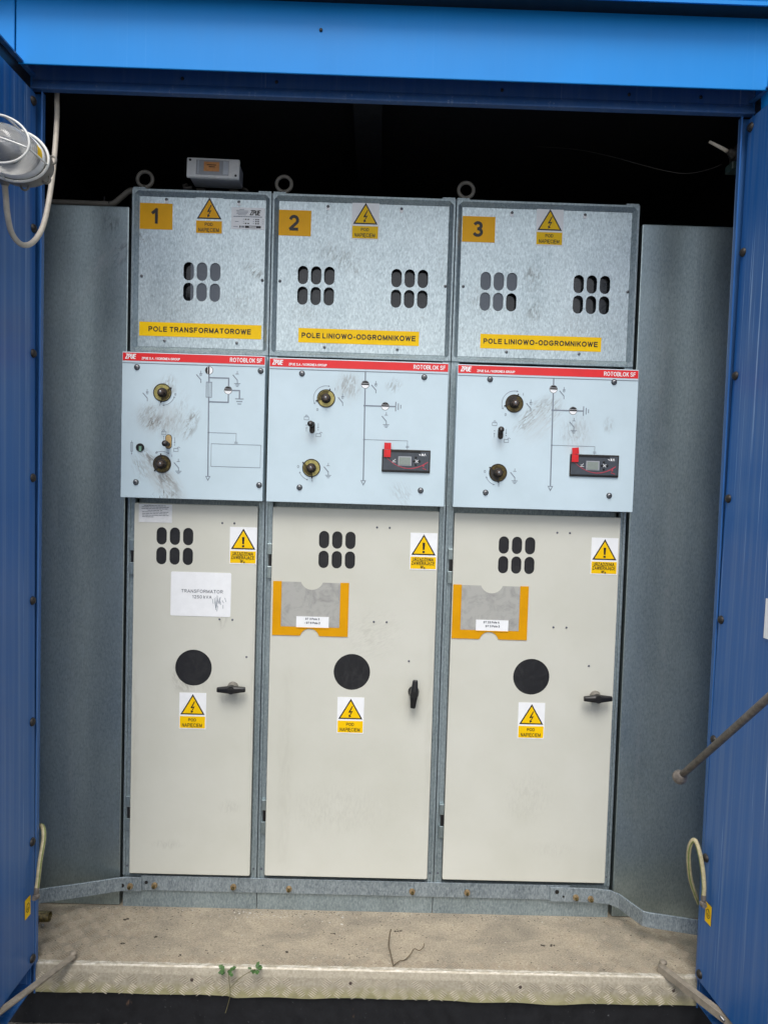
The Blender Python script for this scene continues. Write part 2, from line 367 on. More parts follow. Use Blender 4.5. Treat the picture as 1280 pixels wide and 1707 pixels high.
    def make(s, name, mats, parent=None, origin=None, loc=None, recalc=True):
        me = bpy.data.meshes.new(name)
        o = Vector(origin) if origin is not None else Vector((0, 0, 0))
        me.from_pydata([p - o for p in s.v], [], s.f)
        if not isinstance(mats, (list, tuple)): mats = [mats]
        for m in mats: me.materials.append(M[m] if isinstance(m, str) else m)
        me.polygons.foreach_set('material_index', s.mi); me.polygons.foreach_set('use_smooth', s.sm)
        me.update()
        if recalc:
            bm = bmesh.new(); bm.from_mesh(me); bmesh.ops.recalc_face_normals(bm, faces=bm.faces); bm.to_mesh(me); bm.free()
        return link(name, me, parent, loc)
def base_of(ob):
    p = Vector((0, 0, 0))
    while ob is not None: p += ob.location; ob = ob.parent
    return p
def link(name, me, parent=None, loc=None):
    ob = bpy.data.objects.new(name, me); C.objects.link(ob)
    if parent is not None: ob.parent = parent
    if loc is not None: ob.location = loc
    return ob
def tag(o, label=None, cat=None, group=None, kind=None):
    if label: o['label'] = label
    if cat: o['category'] = cat
    if group: o['group'] = group
    if kind: o['kind'] = kind
    return o
def thing(name, loc, label, cat, group=None):
    return tag(link(name, None, None, loc), label, cat, group)
def part(mb, name, mats, parent):
    """mesh given in world coordinates, stored relative to its parent"""
    return mb.make(name, mats, parent, base_of(parent))
def place(name, mesh, parent, pos):
    return link(name, mesh, parent, Vector(pos) - base_of(parent))
def proto_mesh(mb, name, mats):
    ob = mb.make(name, mats, None); me = ob.data; bpy.data.objects.remove(ob); return me
def stadium(cx, cz, w, h, n=7):
    r = w / 2; P = []
    for i in range(n + 1): t = pi * i / n; P.append((cx + r * cos(t), cz + h / 2 - r + r * sin(t)))
    for i in range(n + 1): t = pi + pi * i / n; P.append((cx + r * cos(t), cz - h / 2 + r + r * sin(t)))
    return P
def circle(cx, cz, r, n=28, a0=0, a1=2 * pi): return [(cx + r * cos(a0 + (a1 - a0) * i / n), cz + r * sin(a0 + (a1 - a0) * i / n)) for i in range(n if abs(a1 - a0 - 2 * pi) < 1e-6 else n + 1)]
def rect(x0, x1, z0, z1): return [(x0, z0), (x1, z0), (x1, z1), (x0, z1)]
def rrect(x0, x1, z0, z1, r, n=4):
    P = []
    for (cx, cz, a) in ((x1 - r, z1 - r, 0), (x0 + r, z1 - r, 90), (x0 + r, z0 + r, 180), (x1 - r, z0 + r, 270)):
        for i in range(n + 1): t = radians(a + 90 * i / n); P.append((cx + r * cos(t), cz + r * sin(t)))
    return P
def _arc(cx, cy, rx, ry, a0, a1, n=8): return [(cx + rx * cos(radians(a0 + (a1 - a0) * i / n)), cy + ry * sin(radians(a0 + (a1 - a0) * i / n))) for i in range(n + 1)]
GL = {   # grotesque letterforms: centre lines on a cap height of 1, then the glyph's width
 'A': ([[(0, 0), (.36, 1), (.72, 0)], [(.12, .33), (.60, .33)]], .72), 'B': ([[(0, 0), (0, 1)] + _arc(.36, .76, .24, .24, 90, -90) + [(0, .52)], [(.36, .52)] + _arc(.38, .26, .26, .26, 90, -90) + [(0, 0)]], .64),
 'C': ([_arc(.38, .5, .38, .5, 48, 312, 14)], .68), 'D': ([[(0, 0), (0, 1), (.28, 1)] + _arc(.28, .5, .40, .5, 90, -90, 12) + [(0, 0)]], .68),
 'E': ([[(.60, 1), (0, 1), (0, 0), (.62, 0)], [(0, .53), (.55, .53)]], .62), 'F': ([[(.58, 1), (0, 1), (0, 0)], [(0, .52), (.50, .52)]], .58),
 'G': ([_arc(.40, .5, .40, .5, 48, 330, 14) + [(.76, .47), (.44, .47)]], .78), 'I': ([[(.02, 0), (.02, 1)]], .04), 'J': ([[(.42, 1), (.42, .25)] + _arc(.21, .24, .21, .24, 0, -180, 8)], .42),
 'K': ([[(0, 0), (0, 1)], [(.58, 1), (0, .36)], [(.22, .58), (.62, 0)]], .62), 'L': ([[(0, 1), (0, 0), (.52, 0)]], .52), 'M': ([[(0, 0), (0, 1), (.38, .06), (.76, 1), (.76, 0)]], .76),
 'N': ([[(0, 0), (0, 1), (.62, 0), (.62, 1)]], .62), 'O': ([_arc(.41, .5, .41, .5, 0, 360, 20)], .82), 'P': ([[(0, 0), (0, 1), (.34, 1)] + _arc(.34, .73, .27, .27, 90, -90) + [(0, .46)]], .61),
 'R': ([[(0, 0), (0, 1), (.36, 1)] + _arc(.36, .74, .26, .26, 90, -90) + [(0, .48)], [(.34, .48), (.64, 0)]], .64), 'S': ([_arc(.31, .75, .28, .25, 25, 230, 9) + _arc(.31, .25, .31, .25, 60, -160, 10)], .62),
 'T': ([[(0, 1), (.64, 1)], [(.32, 1), (.32, 0)]], .64), 'U': ([[(0, 1), (0, .33)] + _arc(.31, .32, .31, .32, 180, 360, 10) + [(.62, 1)]], .62), 'V': ([[(0, 1), (.34, 0), (.68, 1)]], .68),
 'W': ([[(0, 1), (.25, 0), (.49, .96), (.73, 0), (.98, 1)]], .98), 'Z': ([[(.02, 1), (.58, 1), (0, 0), (.60, 0)]], .60),
 'k': ([[(0, 0), (0, 1)], [(.42, .70), (0, .30)], [(.16, .45), (.44, 0)]], .44), 'o': ([_arc(.25, .36, .25, .36, 0, 360, 14)], .5), 'l': ([[(.02, 0), (.02, 1)]], .04), 'e': ([[(.02, .37), (.5, .37)] + _arc(.26, .36, .25, .36, 5, 315, 12)], .5),
 '0': ([_arc(.28, .5, .28, .5, 0, 360, 18)], .56), '1': ([[(.0, .76), (.26, 1), (.26, 0)]], .30), '2': ([_arc(.29, .70, .27, .30, 165, -35, 9) + [(0, 0), (.58, 0)]], .58),
 '3': ([_arc(.28, .76, .24, .24, 155, -90, 9) + _arc(.28, .26, .28, .26, 90, -155, 10)], .56), '5': ([[(.52, 1), (.12, 1), (.06, .52)] + _arc(.27, .31, .28, .31, 125, -155, 11)], .56),
 '6': ([_arc(.29, .30, .27, .30, 0, 360, 14), _arc(.36, .42, .35, .57, 60, 190, 7)], .56), '7': ([[(0, 1), (.54, 1), (.2, 0)]], .54), '8': ([_arc(.28, .75, .23, .24, 0, 360, 12), _arc(.28, .27, .28, .27, 0, 360, 14)], .56),
 '-': ([[(0, .38), (.28, .38)]], .28), '/': ([[(0, 0), (.3, 1)]], .3), '.': ([[(.0, .0), (.02, .0)]], .04)}
GL['Ą'] = (GL['A'][0] + [[(.70, 0), (.62, -.14), (.74, -.20)]], .74); GL['Ę'] = (GL['E'][0] + [[(.52, 0), (.44, -.14), (.56, -.20)]], .62)
def letter(mb, txt, x0, x1, z0, z1, y, mi=0, bold=0., shear=0., spacing=1.0):
    """printed words: strokes of even weight, laid out to fill x0..x1 and z0..z1"""
    h = z1 - z0; wt = h * ((.135 + bold * 3.0) if h > .012 else .13 + bold * 2); pos = 0; items = []
    gap = .20 + wt / h
    for ch in txt:
        if ch == ' ': pos += .34; continue
        g_, w_ = GL[ch]; items.append((pos, g_)); pos += w_ + gap
    total = pos - gap
    sx = (x1 - x0 - wt) / max(total + shear, .05) if total > .1 else h
    sz = h - wt; x0 += wt / 2; z0 += wt / 2
    for p, g_ in items:
        for line in g_: mb.stroke([(x0 + (p + a_ + shear * b_) * sx, z0 + b_ * sz) for a_, b_ in line], wt, y, mi)
    return mb

# ---------------------------------------------------------------- setting: ground, floor
g = MB(); g.add([(-60, -60, -.155), (60, -60, -.155), (60, 60, -.155), (-60, 60, -.155)], [[0, 1, 2, 3]])
tag(g.make('ground', 'ground'), kind='structure')
gr = MB()
for i in range(1600):
    x = random.uniform(-.5, 1.9); y = random.uniform(-.62, -.22); r = random.uniform(.003, .009)
    gr.lathe((x, y, -.156), (0, 0, 1), [(r, 0), (r * .8, r * .6), (r * .2, r * .9)], 5, 0, False)
tag(gr.make('gravel', 'ground'), kind='stuff')
FX0, FX1 = -.42, 1.80
fl = MB(); fl.box(FX0, FX1, -.228, 1.12, -.03, 0)
floor = tag(fl.make('floor', 'floor'), kind='structure')
# folded front lip of the checker plate
lp = MB(); NX = 90
prof = [(-.2275, -.006), (-.2285, .0008), (-.2375, .0004), (-.2410, -.0025), (-.2452, -.0145), (-.2462, -.0180), (-.2485, -.040), (-.2500, -.0665), (-.2470, -.0670), (-.2450, -.040), (-.2400, -.010)]
xs = [-.128 + (1.522 + .128) * i / NX for i in range(NX + 1)]
def wob(x, k): return (.0022 * sin(x * 9 + 1) + .0015 * sin(x * 31) + (.0035 if .27 < x < .36 else 0)) * k
vs = []
for x in xs:
    for j, (y, z) in enumerate(prof):
        k = min(1, max(0, -z / .066)); vs.append((x, y - abs(wob(x, k)) * .6, z + wob(x, k)))
n = len(prof); fs = [[i * n + j, i * n + (j + 1) % n, (i + 1) * n + (j + 1) % n, (i + 1) * n + j] for i in range(NX) for j in range(n)]
lp.add(vs, fs, 0, False); lip = part(lp, 'floor_lip', 'lip', floor)
def tread(mb, c, ux, uy, nrm, L, w, h, mi):
    c = Vector(c); a = Vector(ux).normalized() * L / 2; b = Vector(uy).normalized() * w / 2; nv = Vector(nrm) * h
    mb.add([c - a, c + b, c + a, c - b, c - a * .55 + nv, c + a * .55 + nv], [[0, 3, 4], [3, 5, 4], [3, 2, 5], [2, 1, 5], [1, 4, 5], [1, 0, 4]], mi)
tr = MB(); P = .032
def vis(x, y):   # how well the bars stand clear of the dust, 0..1
    e = 0
    if y < -.19: e = .75
    if x < .12: e = max(e, .75 - max(0, (x + .05)) * 2.2)
    if x > 1.15: e = max(e, min(.5, (x - 1.15) * 1.4))
    return e + .25 * sin(x * 17 + y * 40) * sin(x * 7 - y * 23) + .08
k = 0
for iy in range(9):
    y = -.2285 + .012 + iy * P
    for ix in range(int((1.64) / P) + 4):
        x = -.20 + ix * P; s = 1 if (ix + iy) % 2 else -1
        if y > -.012: continue
        vv = vis(x, y)
        if vv < random.uniform(.1, .45): continue
        for q in range(5):
            off = (q - 2) * .0054
            d = Vector((1, s * .75, 0)).normalized(); pr = Vector((-d.y, d.x, 0))
            tread(tr, Vector((x, y, .0003)) + pr * off, d, pr, (0, 0, 1), .023, .0017, .0022 * min(1, vv + .2), 1)
for row, (y, z, nrm, up) in enumerate((((-.2478), -.030, (0, -1, .06), (0, .06, 1)), ((-.2492), -.053, (0, -1, .06), (0, .06, 1)))):
    for ix in range(int(1.63 / P)):
        x = -.11 + ix * P; s = 1 if (ix + row) % 2 else -1
        if random.random() < .12: continue
        for q in range(5):
            d = Vector((1, 0, s * .7)).normalized(); pr = Vector((-d.z, 0, d.x))
            tread(tr, Vector((x, y - abs(wob(x, -z / .066)) * .6 - .0002, z)) + pr * ((q - 2) * .0052), d, pr, nrm, .022, .0019, .0024, 0)
tag(part(tr, 'tread_bars', ['tread', 'treaddust'], floor), kind='stuff')

lr = proto_mesh(MB().lathe((0, 0, 0), (0, -1, 0), [(.0042, 0), (.004, .0015), (.002, .003)], 10), 'rivet', 'rust')
for x_ in (.261, .654, 1.077, 1.46): place('rivet', lr, floor, (x_, -.2487, -.028))
# ---------------------------------------------------------------- the blue container
cont = thing('electrical_container', (.7, 0, -.15), 'blue steel electrical container with both doors swung open around the grey switchgear', 'container')
BX0, BX1, BY1 = -.60, 2.0, 1.2
part(MB().box(BX0, BX1, -.240, 1.15, -.154, -.072), 'base_rail', 'beam', cont)
part(MB().box(-.156, 1.544, -.314, -.310, 2.136, 2.31, bev=.0015).box(-.156, 1.544, -.3095, -.2505, 2.190, 2.194), 'fascia_panel', 'blue', cont)
for x0, x1 in ((BX0, -.1595), (1.5475, BX1)):
    part(MB().box(x0, x1, -.314, -.252, 2.10, 2.31, bev=.002), 'corner_panel', 'blue', cont)
    part(MB().box(x0 if x0 < 0 else 1.66, -.26 if x0 < 0 else x1, -.312, -.254, -.15, 2.0995), 'corner_post', 'blue', cont)
part(MB().box(BX0 - .02, BX1 + .02, -.362, BY1 + .03, 2.300, 2.42, bev=.003).box(BX0 - .02, BX1 + .02, -.362, -.358, 2.2915, 2.2998), 'roof', 'blue', cont)
part(MB().box(BX0, BX1, -.357, -.3145, 2.2935, 2.2995), 'roof_dark_strip', 'black', cont)  # black strip added to darken the underside of the roof overhang
ln = MB().box(-.205, 1.600, -.250, -.244, 2.137, 2.189)
ln.add([(x_, y_, z_) for x_ in (-.205, 1.600) for (y_, z_) in ((-.250, 2.1368), (-.2615, 2.1135), (-.260, 2.111), (-.244, 2.111), (-.244, 2.1368))], [[k_, (k_ + 1) % 5, 5 + (k_ + 1) % 5, 5 + k_] for k_ in range(5)] + [[4, 3, 2, 1, 0], [5, 6, 7, 8, 9]])
part(ln, 'lintel', 'blue_lintel', cont)
for nm, x0, x1 in (('l', -.20, -.125), ('r', 1.519, 1.60)):
    e0, e1 = (-.1285, -.1245) if nm == 'l' else (1.5185, 1.5225)
    part(MB().box(e0, e1, -.2515, -.2490, -.07, 2.1105, bev=.0006).box(*((e0 + .0002, e0 + .0012) if nm == 'l' else (e1 - .0012, e1 - .0002)), -.2489, -.232, -.07, 2.1105).box(*((x0, e0 - .0003) if nm == 'l' else (e1 + .0003, x1)), -.236, -.232, -.07, 2.1105), 'jamb', 'blue_door', cont)
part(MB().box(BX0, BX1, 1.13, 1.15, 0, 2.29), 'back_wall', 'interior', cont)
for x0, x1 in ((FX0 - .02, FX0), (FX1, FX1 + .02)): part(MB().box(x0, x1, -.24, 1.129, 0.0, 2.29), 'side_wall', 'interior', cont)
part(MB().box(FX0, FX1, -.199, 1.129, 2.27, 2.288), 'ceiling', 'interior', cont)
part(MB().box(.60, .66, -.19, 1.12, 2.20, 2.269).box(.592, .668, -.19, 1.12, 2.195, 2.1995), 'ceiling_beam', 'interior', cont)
part(MB().box(BX0, FX0 - .021, -.24, 1.129, -.07, 2.29), 'outer_wall', 'blue', cont); part(MB().box(FX1 + .021, BX1, -.24, 1.129, -.07, 2.29), 'outer_wall', 'blue', cont)
bolt_me = proto_mesh(MB().lathe((0, 0, 0), (0, -1, 0), [(.004, 0), (.004, .002), (.002, .0035)], 8), 'bolt', 'darksteel')
for p in ((.527, -.314, 2.233), (.677, -.25, 2.128)): place('bolt', bolt_me, cont, p)
for x in (.2, .42, .95, 1.25, 1.42): place('bolt', bolt_me, cont, (x, -.25, 2.150))
stud = MB().lathe((1.799, .24, 2.07), (-1, 0, 0), [(.012, 0), (.012, .008), (.007, .014), (.007, .03)], 10); part(stud, 'stud', 'steel', cont)
# doors: hollow leaves seen from the inside, leaning a little
rivet_me = proto_mesh(MB().lathe((0, 0, 0), (1, 0, 0), [(.0105, -.001), (.0105, .002), (.008, .0055), (.003, .0075)], 14), 'rivet', 'darksteel')
rivet_mr = proto_mesh(MB().lathe((0, 0, 0), (-1, 0, 0), [(.0105, -.001), (.0105, .002), (.008, .0055), (.003, .0075)], 14), 'rivet', 'darksteel')
def leaf_door(s, hinge, lean, swing, label):
    # local frame: x = 0 is the inner sheet face, +x*s towards the doorway, -y away from the hinge
    root = link('door', None, cont, Vector((hinge, -.256, 0)) - base_of(cont)); root.rotation_euler = (0, lean, swing)
    root['label'] = label
    b = MB()
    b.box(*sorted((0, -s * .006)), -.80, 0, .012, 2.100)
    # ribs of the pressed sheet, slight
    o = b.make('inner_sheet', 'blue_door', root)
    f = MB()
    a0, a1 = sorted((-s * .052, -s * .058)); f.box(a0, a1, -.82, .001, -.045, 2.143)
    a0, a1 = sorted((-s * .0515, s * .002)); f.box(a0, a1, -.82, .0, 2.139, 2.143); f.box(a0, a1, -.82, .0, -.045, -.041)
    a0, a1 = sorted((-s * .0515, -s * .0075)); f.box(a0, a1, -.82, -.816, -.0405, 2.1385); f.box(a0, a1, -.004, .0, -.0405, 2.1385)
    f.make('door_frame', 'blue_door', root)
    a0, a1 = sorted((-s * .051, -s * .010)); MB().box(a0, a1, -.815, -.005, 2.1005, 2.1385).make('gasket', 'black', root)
    zs = (2.078, 1.788, 1.498, 1.205, .912, .618, .322, .030)
    for z in zs:
        r_ = link('rivet', rivet_me if s > 0 else rivet_mr, root, (0, -.012 + random.uniform(-.002, .002), z))
        link('rivet', rivet_me if s > 0 else rivet_mr, root, (0, -.786, z))
    for z in (.25, 1.05, 1.85):
        hm = MB().lathe((-s * .062, .006, z - .05), (0, 0, 1), [(.009, 0), (.009, .1)], 12); hm.make('hinge', 'blue', root)
    return root
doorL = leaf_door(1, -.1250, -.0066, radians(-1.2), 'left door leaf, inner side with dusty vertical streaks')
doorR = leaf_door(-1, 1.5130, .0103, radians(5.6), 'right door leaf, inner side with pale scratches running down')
def earth_sticker(root, s, y, z):
    e = MB(); x = s * .0012
    pts = [(y - .014, z - .0), (y + .014, z)]
    e.add([(x, y - .013, z - .024), (x, y + .013, z - .024), (x, y + .013, z + .024), (x, y - .013, z + .024)], [[0, 1, 2, 3]])
    st = e.make('earth_sticker', 'yellow', root)
    q = MB(); x2 = s * .0018; N = 20
    for i in range(N):
        a, b = 2 * pi * i / N, 2 * pi * (i + 1) / N
        q.add([(x2, y + .0085 * cos(a), z + .0115 * sin(a)), (x2, y + .0085 * cos(b), z + .0115 * sin(b)), (x2, y + .0072 * cos(b), z + .0098 * sin(b)), (x2, y + .0072 * cos(a), z + .0098 * sin(a))], [[0, 1, 2, 3]])
    for (a, b, c, d) in ((-.0008, .0008, -.001, .0085), (-.005, .005, -.002, -.0008), (-.0035, .0035, -.0045, -.0033), (-.002, .002, -.007, -.0058)):
        q.add([(x2, y + a, z + c), (x2, y + b, z + c), (x2, y + b, z + d), (x2, y + a, z + d)], [[0, 1, 2, 3]])
    q.make('earth_symbol', 'print', root)
earth_sticker(doorL, 1, -.034, .172); earth_sticker(doorR, -1, -.034, .196)
w = MB(); w.box(-.0025, -.0005, -.30, -.176, .905, .992); w.make('notice_plate', 'stkwhite', doorR)
sc = MB().tube([(-.004, -.05, -.002), (-.007, -.075, -.002), (-.006, -.10, .001), (-.003, -.125, -.002)], .003, 6); sc.make('door_latch_wire', 'steel', doorR)

# ---------------------------------------------------------------- side partitions
def partition(x0, x1, label, cut):
    t = thing('partition_panel', ((x0 + x1) / 2, .02, .0), label, 'panel', 'galvanised partition panels beside the switchgear')
    b = MB().box(x0, x1, .003, .010, .0015, 1.945, bev=.0028)
    xe = x1 if cut > 0 else x0
    b.box(xe - .0085 if cut > 0 else xe + .001, xe - .001 if cut > 0 else xe + .0085, .0102, .05, .0015, 1.944)
    part(b, 'sheet', 'galv_dark', t)
    return t
partition(-.415, -.0095, 'dark galvanised steel partition left of the switchgear, scratched near its top edge', 1)
partition(1.3865, 1.795, 'dark galvanised steel partition between the switchgear and the right door', -1)

# ---------------------------------------------------------------- shared small meshes
SCREW_T = proto_mesh(MB().lathe((0, 0, 0), (0, -1, 0), [(.0042, 0), (.0042, .0008), (.0034, .0024), (.0016, .003)], 12, 0).cyl((0, -.0025, 0), (0, -1, 0), .0014, .001, 6, 1, False), 'screw', ['steel', 'print'])
SCREW_P = proto_mesh(MB().lathe((0, 0, 0), (0, -1, 0), [(.0078, 0), (.0078, .001)], 20, 1).lathe((0, -.001, 0), (0, -1, 0), [(.0066, 0), (.0061, .0020), (.0042, .0038), (.0022, .0041)], 18, 0).cyl((0, -.0048, 0), (0, -1, 0), .0018, .0008, 6, 1, False), 'screw', ['steel', 'print'])
PLUG = proto_mesh(MB().lathe((0, 0, 0), (0, -1, 0), [(.0030, 0), (.0028, .0008), (.0015, .0012)], 10), 'plug', 'printgrey')
BOLT = MB().lathe((0, 0, 0), (0, -1, 0), [(.0125, 0), (.0125, .002)], 20, 0)
BOLT.lathe((0, -.002, 0), (0, -1, 0), [(.0095, 0), (.0095, .0025)], 18, 1)
BOLT.lathe((0, -.0045, 0), (0, -1, 0), [(.0085, 0), (.0085, .006)], 6, 1, False).lathe((0, -.0105, 0), (0, -1, 0), [(.0045, 0), (.0045, .006), (.003, .0075)], 10, 2)
BOLT_ME = proto_mesh(BOLT, 'bolt', ['galv_bar', plain('tarnished_nut', lin(184, 160, 122), .38, .5, .25, 150), 'dirtybrass'])

def sticker(parent, x0, x1, z0, z1, y, mat, name='sticker', r=0):
    b = MB()
    if r: b.prism(rrect(x0, x1, z0, z1, r), y - .0006, y - .00005)
    else: b.box(x0, x1, y - .0006, y - .00005, z0, z1)
    return part(b, name, mat, parent)
def warn_sticker(parent, x0, z0, y, kind, faded=False, w=.074, h=.102, label=None):
    x1, z1 = x0 + w, z0 + h; st = sticker(parent, x0, x1, z0, z1, y, 'stkwhite' if not faded else 'galv', 'warning_sticker')
    if label: st['label'] = label
    Y = y - .0010; cx = (x0 + x1) / 2; tb = z0 + .041; tt = z1 - .0035; hw = .0335
    q = MB(); yl = 'amber' if faded else 'yellow'
    ri = .0048
    def tri(o): return [(cx - hw + o * 1.75, tb + o), (cx + hw - o * 1.75, tb + o), (cx, tt - o * 2)]
    q.flat(tri(0), Y, 1); q.flat(tri(.0034), Y - .0004, 0)
    part(q, 'warning_triangle', [yl, 'print'], st)
    s = MB(); Y2 = Y - .0008
    if kind == 'bolt':
        mx, mz = cx, tb + .021
        s.flat([(mx + .0040, mz + .016), (mx - .0055, mz - .0012), (mx - .0012, mz - .0012), (mx + .0002, mz + .002), (mx + .0068, mz + .0168)][::-1], Y2)
        s.flat([(mx - .0055, mz - .0012), (mx + .003, mz + .0018), (mx + .0018, mz - .001), (mx - .004, mz - .0035)], Y2)
        s.flat([(mx + .003, mz + .0018), (mx + .0062, mz + .0022), (mx - .0012, mz - .012), (mx - .0028, mz - .0108)][::-1], Y2)
        s.flat([(mx - .0052, mz - .0085), (mx - .0042, mz - .0168), (mx + .0026, mz - .0125)], Y2)
    else:
        s.flat([(cx - .0035, tb + .034), (cx - .0024, tb + .0145), (cx + .0024, tb + .0145), (cx + .0035, tb + .034)], Y2)
        s.flat(rect(cx - .0031, cx + .0031, tb + .006, tb + .0115), Y2)
    part(s, 'symbol', 'print', st)
    b = MB(); b.flat(rect(x0 + .002, x1 - .002, z0 + .003, z0 + .036), Y, 0)
    part(b, 'yellow_strip', yl, st)
    t = MB(); ink = 'print'
    if kind == 'bolt':
        letter(t, 'POD', cx - .011, cx + .010, z0 + .0225, z0 + .0305, Y2, 0, -.012); letter(t, 'NAPIĘCIEM', cx - .028, cx + .027, z0 + .0065, z0 + .0165, Y2, 0, -.012)
    else:
        letter(t, 'URZĄDZENIA', cx - .029, cx + .028, z0 + .0245, z0 + .0335, Y2, 0, -.012); letter(t, 'ZAWIERAJĄCE', cx - .032, cx + .031, z0 + .0138, z0 + .0228, Y2, 0, -.012)
        letter(t, 'SF', cx - .007, cx + .001, z0 + .0050, z0 + .0110, Y2, 0, -.012); letter(t, '6', cx + .002, cx + .005, z0 + .0036, z0 + .0075, Y2, 0, -.012)
    part(t, 'lettering', ink, st)
    return st

def knob(panel, x, z, a, dark=False, idx=0, cover=.9):
    Y = -.0502; k = MB(); R_ = .0222
    k.lathe((x, Y, z), (0, -1, 0), [(R_ + .0022, -.0), (R_ + .0020, .0014), (R_, .0014), (R_ - .0004, .0003)], 36, 3, True, caps=False)
    k.lathe((x, Y + .0001, z), (0, -1, 0), [(R_, 0), (R_, .0006)], 36, 1 if dark else 0)
    sec = [(x, z)] + circle(x, z, R_ * .93, 16, a, a + 2.3); k.flat(sec, Y - .0009, 1 if not dark else 3)
    k.lathe((x, Y - .0007, z), (0, -1, 0), [(.0128, 0), (.0128, .0025), (.0108, .004)], 22, 2)
    k.lathe((x, Y - .004, z), (0, -1, 0), [(.0088, 0), (.0088, .014), (.0068, .016)], 6, 4, False)
    k.lathe((x, Y - .0202, z), (0, -1, 0), [(.0035, 0), (.0020, .0008)], 8, 5)
    for b in (a, a + 2.2):
        d = Vector((cos(b), 0, sin(b))); c = Vector((x, Y - .001, z)) + d * (R_ + .0022); k.obox(c, d, (0, 1, 0), d.cross(Vector((0, 1, 0))), .0035, .0012, .0014, 3)
    return part(k, 'drive_socket', ['brass', 'dirtybrass', 'darksteel', 'darksteel', 'rust', 'steel'], panel)
def lever(panel, x, zc, up, tan):
    Y = -.0502; l = MB()
    q_ = 1.22 if tan else 1.0; l.prism(stadium(x, zc, .0145 * q_, .032 * q_), Y - .0008, Y, [], 3); l.prism(stadium(x, zc, .0120 * q_, .0295 * q_), Y - .0012, Y - .0009, [], 0)
    z = zc + (.007 if up else -.007)
    l.lathe((x, Y - .001, z), (-.12, -1, .05), [(.0052, 0), (.0052, .014), (.0080, .016), (.0083, .024), (.0058, .0275), (.002, .028)], 16, 1)
    l.lathe((x - .0035, Y - .0285, z + .0015), (-.12, -1, .05), [(.0022, 0), (.001, .0006)], 8, 2)
    return part(l, 'lock_lever', ['tan' if tan else 'darksteel', 'darksteel', 'steel', 'print'], panel)
def disc(panel, x, z, vert=False):
    Y = -.0503; r = .0098; d = MB()
    d.flat(circle(x, z, r + .0010, 28), Y, 1); d.flat(circle(x, z, r, 28), Y - .0003, 0)
    def R(pts): return [(x - (q - z), z + (p - x)) for p, q in pts] if vert else pts
    cp_ = R([(x + r * .97 * cos(radians(a)), z + r * .97 * sin(radians(a))) for a in range(24, 157, 4)]); d.add([(p_[0], Y - .0009, p_[1]) for p_ in cp_], [list(range(len(cp_)))], 1)
    d.flat(R(rect(x - r * .97, x + r * .97, z - .0010, z + .0026)), Y - .0009, 1)
    return part(d, 'position_disc', ['stkwhite', 'print', 'linegrey'], panel)
def switch_sym(s, x, z, e, Y, num=None):
    s.stroke([(x - .0115, z + .0115), (x - .0005, z - .001)], .0024, Y); s.stroke([(x, z - .001), (x + .0003, z - .009)], .0020, Y)
    s.stroke([(x - .0005, z + .022), (x - .0005, z + .015)], .0016, Y)
    if e:
        for i, hw in enumerate((.0078, .0050, .0024)): s.stroke([(x - hw, z - .0105 - i * .0035), (x + hw, z - .0105 - i * .0035)], .0015, Y)
        s.stroke([(x - .0042, z + .015), (x + .003, z + .015)], .0015, Y)
    else:
        s.stroke([(x - .0036, z + .015), (x + .0036, z + .015)], .0014, Y)
        c = circle(x - .0005, z + .0115, .0024, 10); s.stroke(c + c[:1], .0012, Y)
def arrowhead(s, x, z, a, sz, Y, mi=0):
    d = Vector((cos(a), sin(a))); p = Vector((-d.y, d.x)); c = Vector((x, z))
    pts = [c + d * sz, c - d * sz * .6 + p * sz * .8, c - d * sz * .6 - p * sz * .8]; s.flat([tuple(q) for q in pts], Y, mi)
def padlock(s, x, z, opened, Y):
    c = rect(x - .006, x + .006, z - .005, z + .003); s.stroke(c + c[:1], .0008, Y)
    if opened: s.stroke([(x + .0035, z + .003)] + [(x + .007 + .0035 * cos(t), z + .004 + .003 * sin(t)) for t in (pi, 2.3, 1.57, .8, .2)], .0009, Y)
    else: s.stroke([(x - .003, z + .003)] + [(x + .003 * cos(t), z + .004 + .004 * sin(t)) for t in (pi, 2.3, 1.57, .8, 0)] + [(x + .003, z + .003)], .0008, Y)

